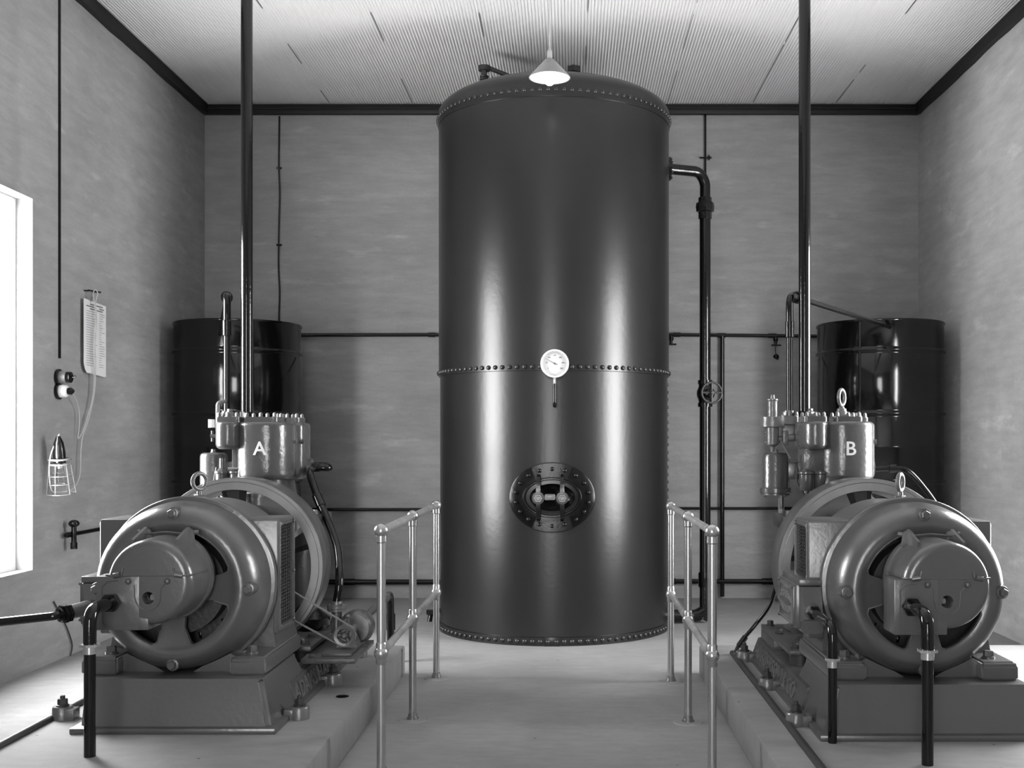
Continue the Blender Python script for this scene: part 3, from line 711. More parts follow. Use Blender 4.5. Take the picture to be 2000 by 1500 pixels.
        ft = obj('foot', b, M_grey, g); bolt(ft, (X0+s*.302, 4.84, .450), 'z', .021, .030, M_grey, 0)
    # lifting eye
    b = NB(); e = Vector((X0, 5.07, ZA+.362)); hexbolt(b, e-Vector((0, 0, .004)), (0, 0, 1), .026, .024, False); lathe(b, [(.012, .02), (.011, .035)], e, seg=12)
    torus(b, e+Vector((0, 0, .078)), .036, .0095, (.82, -.57, 0), 32, 10)
    obj('lifting_eye', b, M_light, g)
    # slip ring cover: round drum with flange, flat lower box, hinged upper lid
    b = NB(); cc = (X0+.002, 0, ZA+.060)
    R0 = .170
    lathe(b, [(.0, 4.452), (R0-.034, 4.452), (R0-.022, 4.454), (R0-.012, 4.460), (R0-.004, 4.472), (R0-.0, 4.49), (R0+.003, 4.66), (R0+.012, 4.665), (R0+.014, 4.69), (R0+.006, 4.70), (R0+.004, 4.74), (0, 4.74)], cc, (0, 1, 0), 72)
    ch = NB(); cyl(ch, (X0, 4.40, ZA+.0), (X0, 4.62, ZA), .0245, 28)
    b = cut(b, [ch])
    cov = obj('slip_ring_cover', b, M_grey, g)
    b = NB(); cyl(b, (X0, 4.505, ZA-.003), (X0, 4.60, ZA-.003), .012, 16); box(b, X0-.02, X0+.02, 4.53, 4.56, ZA-.02, ZA+.0); obj('shaft_end', b, M_bolt, cov)
    b = NB(); box(b, X0-.205, X0-.035, 4.4512, 4.60, ZA-.128, ZA+.086, .0035, 2); box(b, X0-.10, X0+.0, 4.4530, 4.60, ZA-.1275, ZA-.06, .0035, 2)
    # raised outlines on the box face and lid line
    t_ = [(-.17, -.105), (-.17, .045), (-.15, .065), (-.12, .075)]
    tube(b, [(X0+u, 4.4505, ZA+v) for u, v in ((-.182, -.10), (-.182, .045), (-.16, .066), (-.12, .070))], .0028, 6)
    tube(b, [(X0+u, 4.4505, ZA+v) for u, v in ((-.182, -.10), (-.168, -.118), (-.03, -.118))], .0028, 6)
    obj('wiring_box', b, M_grey, cov)
    b = NB(); u = [(-.054, .052), (-.052, .0)]+[(.05*math.cos(PI+PI*k/14), .0+.05*math.sin(PI+PI*k/14)) for k in range(15)]+[(.052, .04), (.068, .055)]
    tube(b, [(X0+p, 4.4515, ZA+q) for p, q in u], .0024, 6)
    tube(b, [(X0-.155, 4.4525, ZA+.088), (X0+.15, 4.4525, ZA+.088)], .0035, 6)
    for s in (-1, 1):
        sphere(b, (X0+s*.077, 4.448, ZA+.066), .0125, 14, 10, (1, .9, 1))
        # hinge knuckles at the lid ends and lugs at the top
        tube(b, [(X0+s*.135, 4.452, ZA+.088), (X0+s*.105, 4.443, ZA+.094)], .011, 10); tube(b, [(X0+s*.105, 4.45, ZA+.092), (X0+s*.10, 4.45, ZA+.118)], .004, 8)
        tube(b, [(X0+s*.150, 4.455, ZA+.09), (X0+s*.168, 4.46, ZA+.09), (X0+s*.172, 4.65, ZA+.09)], .004, 8)
    obj('lid_hinge', b, M_grey, cov)
    b = NB()
    for s in (-1, 1):
        t = NB(); loft(t, [[(X0+s*.088-.032, y, ZA+.19), (X0+s*.088+.032, y, ZA+.19), (X0+s*.088+.022, y, ZA+.258), (X0+s*.088-.022, y, ZA+.258)] for y in (4.652, 4.664)])
        bmesh.ops.bevel(t, geom=t.edges[:], offset=.005, segments=2, affect='EDGES'); merge(b, t)
        t = NB(); loft(t, [[(X0+s*.088-.006, y, ZA+.18), (X0+s*.088+.006, y, ZA+.18), (X0+s*.088+.006, y, z), (X0+s*.088-.006, y, z)] for y, z in ((4.52, ZA+.225), (4.66, ZA+.265))]); merge(b, t)
        cyl(b, (X0+s*.10, 4.67, ZA+.24), (X0+s*.125, 4.68, ZA+.243), .010, 10)
    tube(b, [(X0-.088, 4.655, ZA+.236), (X0, 4.655, ZA+.244), (X0+.088, 4.655, ZA+.236)], .005, 8)
    obj('cover_lug', b, M_grey, cov)
    # terminal box on the left flank
    b = NB(); x0, x1 = X0-.485, X0-.372
    def TR_(xa, y, za, zb): return [(xa, y, za), (x1+.02, y, za), (x1+.02, y, zb), (xa, y, zb)]
    t = NB(); box(t, x0, x1+.03, 4.95, 5.30, .552, .745, .008); merge(b, t)
    box(b, x0+.012, x1+.02, 4.93, 5.30, .740, .768, .005)
    t = NB(); loft(t, [[(x0+.012, 4.955, .58), (x1-.0, 4.955, .575), (x1, 4.955, .742), (x0+.012, 4.955, .742)], [(x0+.045, 4.905, .60), (x1-.005, 4.905, .60), (x1-.005, 4.935, .735), (x0+.015, 4.935, .735)]]); merge(b, t)
    lathe(b, [(.034, 0), (.036, .02), (.034, .06)], (X0-.420, 4.895, .632), (0, 1, 0), 24)
    t = NB(); prism(t, rrect(x0+.02, x1, .535, .60, .02), lambda u, v, y: (u, y, v), 4.925, 4.94); merge(b, t)
    lathe(b, [(.007, 0), (.007, .008)], (X0-.43, 4.918, .553), (0, 1, 0), 10)
    box(b, x0-.008, x0+.004, 4.965, 5.285, .562, .735, .004)
    tb = obj('terminal_box', b, M_grey, g)
    for w_, zz in (('CROMPTON', .655), ('PARKINSON', .615)):
        t = text_bm(w_, .030, .003, .235); b = NB()
        for v in t.verts:     # the two words bow away from one another
            u = (v.co.x/.235-.5)*2; v.co.y += (.012 if zz > .64 else -.012)*(1-u*u)
        merge(b, t, Matrix.Translation((x0-.008, 5.245, zz)) @ Matrix.Rotation(-PI/2, 4, 'Z') @ Matrix.Rotation(PI/2, 4, 'X')); obj('maker_lettering', b, M_bolt, tb)
    for zz in (.585, .715):
        b = NB(); box(b, x0-.0105, x0-.006, 5.08, 5.17, zz-.003, zz+.003); obj('raised_bar', b, M_bolt, tb)
    b = NB(); tube(b, [(x0-.009, y, z) for y, z in ((4.985, .575), (4.985, .722), (5.265, .722), (5.265, .575), (4.985, .575))], .0025, 6); obj('raised_border', b, M_bolt, tb)
    for yy, zz in ((4.975, .57), (4.975, .73), (5.275, .57), (5.275, .73)): bolt(tb, (x0-.006, yy, zz), '-x', .007, .01, M_grey)
    return g

def superell(cx, cy, a, c, n=2.7, k=56):
    out = []
    for i in range(k):
        t = 2*PI*i/k; ct, st = math.cos(t), math.sin(t)
        out.append((cx+a*math.copysign(abs(ct)**(2/n), ct), cy+c*math.copysign(abs(st)**(2/n), st)))
    return out
def pot(b, cx, cy, a, c, z0, z1, rb=.03, rt=.02, n=2.7):
    rings = []
    for k in range(7): q = k/6*PI/2; ins = rb*(1-math.sin(q)); rings.append((z0+rb*(1-math.cos(q)), ins))
    for k in range(7): q = k/6*PI/2; ins = rt*(1-math.cos(q)); rings.append((z1-rt*(1-math.sin(q)), ins))
    loft(b, [[(x, y, z) for x, y in superell(cx, cy, a-i, c-i, n)] for z, i in rings])

def build_compressor(X0, letter, lab, typeB):
    g = thing('air_compressor', lab, 'compressor', (X0, 6.0, .345))
    A = (X0, 0, ZA)
    # crankcase
    b = NB()
    def R(a, ya, yb, z, n=3.2): return [(x, y, z) for x, y in superell(X0, (ya+yb)/2, a, (yb-ya)/2, n, 40)]
    loft(b, [R(.32, 5.88, 6.24, .345), R(.32, 5.88, 6.24, .375), R(.28, 5.90, 6.23, .39), R(.29, 5.87, 6.28, .60), R(.30, 5.86, 6.30, .80), R(.28, 5.87, 6.32, .95), R(.20, 5.92, 6.36, 1.03), R(.15, 5.97, 6.38, 1.07), R(.13, 6.0, 6.38, 1.18)])
    lathe(b, [(.17, 5.80), (.17, 5.90)], A, (0, 1, 0), 40)
    for s in (-1, 1): box(b, min(X0+s*.18, X0+s*.35), max(X0+s*.18, X0+s*.35), 5.96, 6.24, .90, .975, .012)
    cr = obj('crankcase', b, M_case, g)
    for s in (-1, 1):
        for y in (6.0, 6.2): bolt(cr, (X0+s*.31, y, .975), 'z', .014, .022, M_bolt)
    # U-shaped foot flange beside the flywheel with dark chocks
    b = NB()
    for s in (-1, 1):
        xs = sorted((X0+s*.245, X0+s*.415)); box(b, xs[0], xs[1], 5.44, 6.24, .345, .368, .004)
    box(b, X0-.25, X0+.25, 5.86, 6.24, .345, .368, .004)
    fp = obj('foot_flange', b, M_cast, g)
    for s in (-1, 1):
        b = NB(); x = X0+s*.35; lathe(b, [(.055, .292), (.055, .345)], (x, 5.50, 0), seg=24); lathe(b, [(.075, .368), (.070, .40), (.05, .415)], (x-s*.05, 5.56, 0), seg=24)
        obj('levelling_chock', b, M_dark2, g)
        for y in (5.50, 5.92, 6.18): bolt(fp, (X0+s*.375, y, .368), 'z', .018, .028, M_dark2)
    # dark sump cup seen low beside the flywheel
    b = NB(); lathe(b, [(.11, .368), (.125, .39), (.125, .43), (.09, .455), (.05, .50)], (X0+.27, 5.98, 0), seg=32); obj('sump', b, M_black, g)
    # flywheel with curved arms
    b = NB(); lathe(b, [(.380, 5.60), (.420, 5.60), (.423, 5.602), (.437, 5.602), (.440, 5.607), (.440, 5.79), (.437, 5.794), (.380, 5.794)], A, (0, 1, 0), 120, closed=True)
    fw = obj('flywheel', b, M_grey, g)
    b = NB(); lathe(b, [(.381, 5.597), (.418, 5.597), (.418, 5.604), (.381, 5.604)], A, (0, 1, 0), 120, closed=True); lathe(b, [(.421, 5.599), (.4365, 5.599), (.4365, 5.604), (.421, 5.604)], A, (0, 1, 0), 120, closed=True); o = obj('machined_face', b, M_wheel, fw); o['label'] = 'bright machined ring face'
    b = NB(); lathe(b, [(0, 5.58), (.075, 5.58), (.08, 5.60), (.08, 5.76), (0, 5.76)], A, (0, 1, 0), 40)
    lathe(b, [(.3795, 5.612), (.3795, 5.79), (.366, 5.79), (.372, 5.70)], A, (0, 1, 0), 120, closed=True)
    for k in range(5):
        a = math.radians(22+72*k); pts = []
        for s in range(9):
            t = s/8; r = .07+.315*t; aa = a+.55*(t-1)**2*-.6; pts.append((r, aa, .030+.030*abs(t-.45)**1.2*2.6))
        rings = []
        for r, aa, wd in pts:
            c0 = Vector((X0+r*math.cos(aa), 0, ZA+r*math.sin(aa))); v = Vector((-math.sin(aa), 0, math.cos(aa)))
            rings.append([c0-v*wd+Vector((0, 5.68, 0)), c0-v*wd*.5+Vector((0, 5.655, 0)), c0+v*wd*.5+Vector((0, 5.655, 0)), c0+v*wd+Vector((0, 5.68, 0)), c0+v*wd*.5+Vector((0, 5.705, 0)), c0-v*wd*.5+Vector((0, 5.705, 0))])
        loft(b, rings)
    obj('flywheel_arms', b, M_wheel_in, fw)
    b = NB(); lathe(b, [(0, 5.47), (.066, 5.47), (.070, 5.474), (.070, 5.506), (.066, 5.51), (0, 5.51)], A, (0, 1, 0), 36); obj('drive_pulley', b, M_grey, g)
    # ribbed oil filler cap showing over the motor
    b = NB(); lathe(b, [(.050, 0), (.050, .04), (.058, .042), (.058, .060), (.045, .066), (0, .068)], (X0+.02, 5.85, 1.03), seg=28); obj('oil_filler_cap', b, M_light, g)
    # cylinder castings
    b = NB(); pot(b, X0+.013, 6.17, .152, .19, 1.150, 1.466, .035, .022, 2.5); t = NB(); pot(t, X0+.10, 6.30, .102, .115, 1.150, 1.466, .035, .022, 4.5); merge(b, t)
    cyl(b, P_(X0, .185, 6.20, 1.36), P_(X0, .202, 6.20, 1.36), .012); cyl(b, P_(X0, .185, 6.34, 1.36), P_(X0, .202, 6.34, 1.36), .012)
    lathe(b, [(.05, 0), (.05, .03)], (X0+.19, 6.33, 1.215), (1, 0, 0), 16)
    cy = obj('cylinder_block', b, M_shiny, g)
    b = NB(); pot(b, X0-.163, 6.13, .080, .16, 1.318, 1.466, .03, .018, 2.3); obj('small_cylinder', b, M_shiny, g)
    # painted letter
    t = text_bm(letter, .072, .003); wd = max(v.co.x for v in t.verts); b = NB(); lx_ = .020 if letter == 'A' else .012
    for v in t.verts:
        x = lx_-wd/2+v.co.x; u = abs(x-.013)/.152; yy = 6.17-.19*(1-u**2.5)**(1/2.5)
        v.co = Vector((X0+x, yy-.0005-v.co.z, 1.288+v.co.y))
    merge(b, t); o = obj('painted_letter', b, M_letter, g); o['label'] = 'white painted letter ' + letter
    # head covers with bolts
    for (xa, xb, ya, yb) in ((-.232, -.10, 6.02, 6.22), (-.085, .10, 6.03, 6.20), (.03, .17, 6.23, 6.39)) if not typeB else ((-.225, -.10, 6.02, 6.18), (-.06, .09, 6.04, 6.20), (.04, .17, 6.23, 6.38)):
        b = NB(); t = NB(); prism(t, rrect(X0+xa, X0+xb, ya, yb, .02), lambda u, v, z: (u, v, z), 1.460, 1.492, .003); merge(b, t); 
        cx, cy_ = X0+(xa+xb)/2, (ya+yb)/2
        if typeB: lathe(b, [(.05, 1.49), (.03, 1.505), (.02, 1.508)], (cx, cy_, 0), seg=24)
        hc = obj('head_cover', b, M_shiny, g)
        for bx in (xa+.018, (xa+xb)/2, xb-.018):
            for by in (ya+.018, yb-.018): bolt(hc, (X0+bx, by, 1.490), 'z', .0105, .022, M_light, .004)
    b = NB(); hexbolt(b, (X0-.175, 6.10, 1.49), (0, 0, 1), .022, .03, True, .0); hexbolt(b, (X0-.175, 6.10, 1.52), (0, 0, 1), .014, .016, False); obj('relief_plug', b, M_light, g)
    if typeB:
        b = NB(); e = Vector((X0-.005, 6.12, 1.49)); lathe(b, [(.034, 0), (.030, .03), (.026, .032), (.024, .045), (.016, .047), (.014, .055)], e, seg=20)
        torus(b, e+Vector((0, 0, .105)), .042, .010, (.82, -.57, 0), 32, 10); obj('lifting_eye', b, M_light, g)
    # delivery outlet flange for the thin pipe
    b = NB(); prism(b, rrect(X0-.300, X0-.205, 6.24, 6.36, .02), lambda u, v, z: (u, v, z), 1.455, 1.50, .003); lathe(b, [(.032, 1.50), (.030, 1.53)], (X0-.25, 6.30, 0), seg=20)
    box(b, X0-.30, X0-.15, 6.25, 6.36, 1.36, 1.46, .012); of = obj('outlet_flange', b, M_grey, g)
    for sx in (-1, 1): bolt(of, (X0-.2525+sx*.036, 6.265, 1.50), 'z', .0105, .022, M_light)
    lathe_b = NB(); lathe(lathe_b, [(.055, 1.462), (.055, 1.49), (.04, 1.50)], (X0-.14, 6.30, 0), seg=24); obj('outlet_flange', lathe_b, M_grey, g)
    # valve gear between the cylinders and the crankcase
    b = NB(); box(b, X0-(.225 if typeB else .15), X0-.08, 6.05, 6.20, 1.20, 1.33, .01)
    for dx in (-.205, -.13):
        lathe(b, [(.030, 0), (.036, .01), (.036, .085), (.042, .09), (.042, .10), (.03, .105), (.016, .12), (.016, .17)], (X0+dx, 6.07, 1.10), seg=24)
        lathe(b, [(.014, -.03), (.014, 0)], (X0+dx, 6.07, 1.10), seg=12)
    obj('valve_pot', b, M_shiny, g)
    b = NB(); tube(b, smooth_path([(X0-.245, 6.1, 1.22), (X0-.25, 6.08, 1.14), (X0-.21, 6.06, 1.07), (X0-.17, 6.02, 1.05)], 5), .007, 8); obj('oil_pipe', b, M_dark2, g)
    # intake filter can
    fx, fy = X0-.324, 6.30
    b = NB(); lathe(b, [(.082, 1.068), (.082, 1.078), (.086, 1.082), (.086, 1.104), (.076, 1.108), (.0745, 1.112), (.0745, 1.275), (.070, 1.290), (.058, 1.298), (.0, 1.300)], (fx, fy, 0), seg=40, cap=False); lathe(b, [(0, 1.068), (.082, 1.068)], (fx, fy, 0), seg=40, cap=False)
    fc = obj('intake_filter', b, M_shiny, g); bolt(fc, (fx, fy-.01, 1.299), 'z', .012, .018, M_light); 
    b = NB(); box(b, fx+.05, X0-.15, 6.26, 6.34, 1.15, 1.25, .015); cyl(b, (fx+.03, 6.30, 1.07), (fx+.03, 6.30, .90), .018); obj('intake_duct', b, M_grey, g)
    for k in range(4):
        a = k*PI/2+.5; bolt(fc, (fx+.074*math.cos(a), fy+.074*math.sin(a), 1.068), '-z', .007, .010, M_grey)
    if typeB:   # lubricator with glass and ring
        qx, qy = X0-.359, 6.20
        b = NB(); lathe(b, [(.010, 1.305), (.012, 1.33), (.033, 1.345), (.034, 1.435), (.040, 1.438), (.064, 1.440), (.064, 1.492), (.026, 1.496), (.026, 1.578), (.030, 1.582), (.030, 1.590), (.012, 1.592), (.010, 1.612)], (qx, qy, 0), seg=32)
        for k in range(5): sphere(b, (qx-.034, qy, 1.355+k*.018), .007, 10, 6)
        cyl(b, (qx+.03, qy, 1.37), (qx+.115, qy, 1.38), .018); box(b, qx+.05, qx+.08, qy-.03, qy+.03, 1.34, 1.42, .006)
        tube(b, [(qx+.04, qy-.03, 1.365), (qx+.09, qy-.04, 1.27)], .006, 8)
        obj('lubricator', b, M_light, g)
    else:       # bent relief pipe and white valve body
        b = NB(); tube(b, [(X0-.245, 6.26, 1.585), (X0-.283, 6.24, 1.575), (X0-.283, 6.24, 1.42)], .012, 10, .02); obj('relief_pipe', b, M_light, g)
        b = NB(); cyl(b, (X0-.305, 6.20, 1.437), (X0-.305, 6.20, 1.482), .018, 16); obj('relief_valve', b, M_white, g)
        b = NB(); cyl(b, (X0-.31, 6.2, 1.39), (X0-.26, 6.2, 1.39), .012); cyl(b, (X0-.30, 6.2, 1.36), (X0-.30, 6.2, 1.42), .008); obj('cock', b, M_dark2, g)
        b = NB(); tube(b, [(X0-.165, 6.04, 1.215), (X0-.09, 6.04, 1.215)], .007, 8); tube(b, [(X0-.10, 6.03, 1.21), (X0-.10, 6.03, 1.05)], .009, 8); obj('oil_pipe', b, M_bright, g)
    return g
def P_(X0, x, y, z): return (X0+x, y, z)

bedA = build_bed(AXX, 'grey cast bedplate with raised lettering under the left motor and compressor A', .335)
motA = build_motor(AXX, 'grey electric motor driving compressor A, at the left of the picture')
cmpA = build_compressor(AXX, 'A', 'grey two-cylinder air compressor with flywheel marked with white letter A', False)
XB = AXX+DXB
def shift(o): o.location.y += DYB
bedB = build_bed(XB, 'grey cast bedplate with raised lettering under the right motor and compressor B', .39); shift(bedB)
motB = copy_tree(motA); motB.location.x += DXB; shift(motB); motB['label'] = 'grey electric motor driving compressor B, at the right of the picture'
cmpB = build_compressor(XB, 'B', 'grey two-cylinder air compressor with flywheel marked with white letter B', True); shift(cmpB)

# cooling pump of machine A
px0, pz0 = AXX+.572, .415
t = thing('water_pump', 'small belt-driven centrifugal water pump beside compressor A', 'pump', (px0, 5.6, .306))
b = NB(); box(b, AXX+.40, AXX+.655, 5.30, 5.82, .312, .335, .003); box(b, px0-.09, px0+.055, 5.36, 5.80, .335, .35, .003); bp = obj('mounting_plate', b, M_cast, t)
for p in ((AXX+.44, 5.34), (AXX+.60, 5.80)): bolt(bp, (p[0], p[1], .335), 'z', .013, .018, M_dark2)
b = NB(); t2 = NB(); loft(t2, [[(px0-.05, y, .35), (px0+.05, y, .35), (px0+.028, y, .405), (px0-.028, y, .405)] for y in (5.52, 5.64)]); merge(b, t2)
cyl(b, (px0, 5.51, pz0), (px0, 5.70, pz0), .026, 20); cyl(b, (px0+.0, 5.56, pz0), (px0, 5.56, pz0+.075), .006, 10); sphere(b, (px0, 5.56, pz0+.08), .011, 10, 8); obj('bearing_bracket', b, M_grey, t)
b = NB(); lathe(b, [(0, 5.68), (.07, 5.685), (.078, 5.70), (.088, 5.715), (.088, 5.745), (.080, 5.75), (.085, 5.76), (.085, 5.79), (.05, 5.81), (0, 5.81)], (px0+.01, 0, pz0), (0, 1, 0), 48)
cyl(b, (px0-.095, 5.75, pz0-.03), (px0-.095, 5.75, pz0+.08), .026, 20); box(b, px0-.05, px0+.06, 5.71, 5.78, .335, .38)
vl = obj('volute', b, M_grey, t)
for k in range(8):
    a = k*PI/4+.3; bolt(vl, (px0+.01+.080*math.cos(a), 5.714, pz0+.080*math.sin(a)), '-y', .006, .009, M_grey)
b = NB(); lathe(b, [(.028, 0), (.048, .005), (.048, .018), (.050, .020), (.050, .034), (.03, .038), (.027, .055)], (px0-.095, 5.75, pz0+.075), seg=28); fl = obj('outlet_flange', b, M_light, t)
for k in range(3): a = k*2*PI/3-.6; bolt(fl, (px0-.095+.038*math.cos(a), 5.75+.038*math.sin(a), pz0+.109), 'z', .007, .011, M_light)
b = NB(); lathe(b, [(.036, 5.465), (.050, 5.463), (.052, 5.467), (.052, 5.503), (.050, 5.507), (.036, 5.505)], (px0, 0, pz0), (0, 1, 0), 40, closed=True)
lathe(b, [(0, 5.455), (.007, 5.455), (.017, 5.468), (.017, 5.515), (0, 5.515)], (px0, 0, pz0), (0, 1, 0), 20)
for k in range(3):
    a = math.radians(60+120*k); tube(b, [(px0, 5.485, pz0), (px0+.04*math.cos(a), 5.485, pz0+.04*math.sin(a))], .009, 8)
obj('pulley', b, M_light, t)
# belt
b = NB(); c1, r1 = Vector((AXX, ZA)), .073; c2, r2 = Vector((px0, pz0)), .055
d = c2-c1; L = d.length; base = math.atan2(d.y, d.x); al = math.acos((r1-r2)/L); loop = []
for k in range(17): a = base+al+(2*PI-2*al)*k/16; loop.append(c1+Vector((math.cos(a), math.sin(a)))*r1)
for k in range(17): a = base-al+(2*al)*k/16; loop.append(c2+Vector((math.cos(a), math.sin(a)))*r2)
n = len(loop); R4 = []
for y, s in ((5.476, 0), (5.494, 0), (5.494, 1), (5.476, 1)):
    R4.append([b.verts.new((p.x, y, p.y)) for p in [c1+(q-c1)*1.0 if s == 0 else q-(q-(c1 if i < 17 else c2)).normalized()*.005 for i, q in enumerate(loop)]])
for q in range(4):
    A_, B_ = R4[q], R4[(q+1) % 4]
    for i in range(n): j = (i+1) % n; b.faces.new((A_[i], A_[j], B_[j], B_[i]))
obj('drive_belt', b, mat('worn_leather_belt', .2, .6), t)

# ------------------------------------------------------------------ pipes of the machines
def riser(X, y, lab):
    t = thing('riser_pipe', lab, 'pipe', (X, y, 1.49)); b = NB(); tube(b, [(X, y, 1.49), (X, y, ZC+.02)], .0325, 24); obj('tube', b, M_pipe, t)
    b = NB(); cyl(b, (X, y, 1.49), (X, y, 1.525), .042, 8); obj('union', b, M_black, t)
riser(AXX-.14, 6.30, 'tall black vertical pipe rising from compressor A to the ceiling')
riser(XB-.165, 6.30+DYB, 'tall black vertical pipe rising from compressor B to the ceiling')
# delivery pipes to the drums
def delivery(X, y, end, zt, lab):
    t = thing('delivery_pipe', lab, 'pipe', (X, y, 1.5)); e = Vector(end)
    top = Vector((X, y, zt)); dirv = (e-top).normalized()
    b = NB(); tube(b, [(X, y, 1.50), (X, y, zt-.14)], .0175, 16); tube(b, [(X, y, zt-.16), (X, y, zt), top+dirv*.13], .0205, 16, .10, 8); tube(b, [top+dirv*.10, e], .0155, 14); obj('tube', b, M_pipe, t)
    b = NB(); cyl(b, (X, y, zt-.235), (X, y, zt-.145), .0245, 16, bev=.004); obj('coupling', b, M_black, t)
    b = NB(); c = top+dirv*.135; torus(b, c, .026, .009, dirv, 24, 8); torus(b, c+dirv*.03, .026, .009, dirv, 24, 8); cyl(b, c-dirv*.02, c+dirv*.05, .024, 8); obj('union', b, M_black, t)
delivery(AXX-.25, 6.30, (-2.665+.0, 9.05-.47, 2.18), 2.185, 'slim black delivery pipe with elbow from compressor A to left drum')
delivery(XB-.247, 6.30+DYB, (2.49-.05, 9.05-.47, 2.235), 2.165, 'slim black delivery pipe with elbow from compressor B sloping to right drum')
# coolant pipes of A
b = NB(); q = [(AXX+.225, 6.30, 1.205), (AXX+.245, 6.16, 1.19), (AXX+.275, 6.12, 1.12), (AXX+.33, 6.05, 1.02), (AXX+.44, 5.92, .82), (px0-.095+.01, 5.77, .66), (px0-.095, 5.75, .54)]
tube(b, smooth_path(q, 8), .0215, 16); p1, p2 = Vector((AXX+.300, 6.085, 1.07)), Vector((AXX+.335, 6.045, 1.01)); cyl(b, p1, p2, .027, 16)
tag(obj('coolant_pipe', b, M_pipe, loc=q[-1]), 'curved black water pipe from pump up to cylinder of compressor A', 'pipe')
b = NB(); tube(b, [(AXX+.20, 6.33, 1.212), (AXX+.315, 6.33, 1.212), (AXX+.20, 6.80, 1.215)], .0215, 14, .04); cyl(b, (AXX+.22, 6.33, 1.212), (AXX+.26, 6.33, 1.212), .028)
tube(b, [(AXX+.205, 6.78, 1.215), (AXX-.30, 7.2, 1.21), (-2.38, 8.66, 1.2)], .0215, 14, .05)
tag(obj('coolant_pipe', b, M_black, loc=(AXX+.2, 6.33, 1.2)), 'short black elbow pipe leaving the right side of cylinder A', 'pipe')
b = NB(); q = [(px0+.01, 5.80, .425), (px0-.005, 6.82, .425), (px0-.005, 6.90, .40), (px0-.005, 6.92, 0.0)]; tube(b, q[:2], .021, 14)
tag(obj('suction_pipe', b, M_grey, loc=q[0]), 'grey suction pipe running back from the water pump', 'pipe')
b = NB(); xq = px0-.02; tube(b, [(px0-.005, 6.80, .425), (px0-.01, 6.93, .425), (px0-.01, 6.95, .0)], .0225, 14, .07); cyl(b, (px0-.01, 6.95, .20), (px0-.01, 6.95, .30), .028)
tag(obj('suction_elbow', b, M_black, loc=(px0-.01, 6.95, 0)), 'black elbow pipe dropping to the floor behind the left plinth', 'pipe')
# coolant pipe and hose of B
b = NB(); q = [(XB+.19, 6.23, 1.205), (XB+.34, 6.23, 1.21), (XB+.42, 6.22, 1.19), (XB+.50, 6.18, 1.09), (XB+.56, 6.12, .98)]; tube(b, smooth_path(q, 8), .0155, 14)
cyl(b, (XB+.31, 6.23, 1.21), (XB+.35, 6.23, 1.21), .022); cyl(b, (XB+.545, 6.135, 1.005), (XB+.57, 6.11, .96), .022)
tag(obj('coolant_pipe', b, M_pipe, loc=q[0]), 'curved black water pipe leaving the right side of cylinder B', 'pipe')
b = NB(); q = [(XB-.30, 6.25, .66), at(1514, 1150, 6.26), at(1502, 1185, 6.28), at(1474, 1222, 6.3), at(1448, 1253, 6.28), at(1436, 1275, 6.25), (XB-.545, 6.20, ZP+.02)]; sp = smooth_path(q, 6); tube(b, sp, .011, 10)
p1, p2 = at(1456, 1244, 6.29), at(1443, 1262, 6.27); cyl(b, p1, p2, .017, 12); tag(obj('cable_hose', b, M_pipe, loc=q[-1]), 'black flexible hose curving down to the plinth left of compressor B', 'hose')
# conduits in front
def conduit(X, ye, ze, yv, r, lab):
    t = thing('conduit_pipe', lab, 'pipe', (X, yv, ZP)); b = NB(); cyl(b, (X, ye, ze), (X, ye-.022, ze), r*1.75, 6); cyl(b, (X, ye-.02, ze), (X, ye-.035, ze), r*1.45, 20); obj('lock_nut', b, M_black, t)
    b = NB(); tube(b, [(X, ye, ze), (X, yv, ze), (X, yv, ze-.13)], r*1.12, 20, .075, 10); obj('elbow', b, M_pipe, t)
    b = NB(); tube(b, [(X, yv, ze-.12), (X, yv, ZP)], r, 20); obj('tube', b, M_pipe, t)
    b = NB(); cyl(b, (X, yv, ze-.138), (X, yv, ze-.128), r*1.75, 6); cyl(b, (X, yv, ze-.165), (X, yv, ze-.138), r*1.12, 20); obj('coupling', b, M_bright, t)
conduit(AXX-.142, 4.44, .722, 4.245, .0215, 'black conduit with elbow rising to the wiring box of motor A')
conduit(XB-.142, 4.44+DYB, .722, 4.245+DYB, .0215, 'black conduit with elbow rising to the wiring box of motor B')
conduit(XB-.420, 4.895+DYB, .632, 4.44, .0175, 'thinner black conduit with elbow rising to the side box of motor B')
# A's side box conduit runs to the wall side
t = thing('conduit_pipe', 'black conduit with gland leaving the side box of motor A towards the left', 'pipe', (AXX-.44, 4.85, .60))
b = NB(); d = Vector((-.55, -.8, -.10)).normalized(); c = Vector((AXX-.425, 4.90, .635)); cyl(b, c, c+d*.10, .034, 20, r2=.030); obj('sleeve', b, M_grey, t)
b = NB(); cyl(b, c+d*.09, c+d*.105, .040, 6); cyl(b, c+d*.11, c+d*.125, .042, 6); cyl(b, c+d*.125, c+d*.14, .03, 16); obj('gland', b, M_black, t)
b = NB(); tube(b, [c+d*.12, c+d*.16, c+Vector((-.30, -.13, -.04)), c+Vector((-.55, -.13, -.06))], .019, 14, .05); obj('tube', b, M_pipe, t)

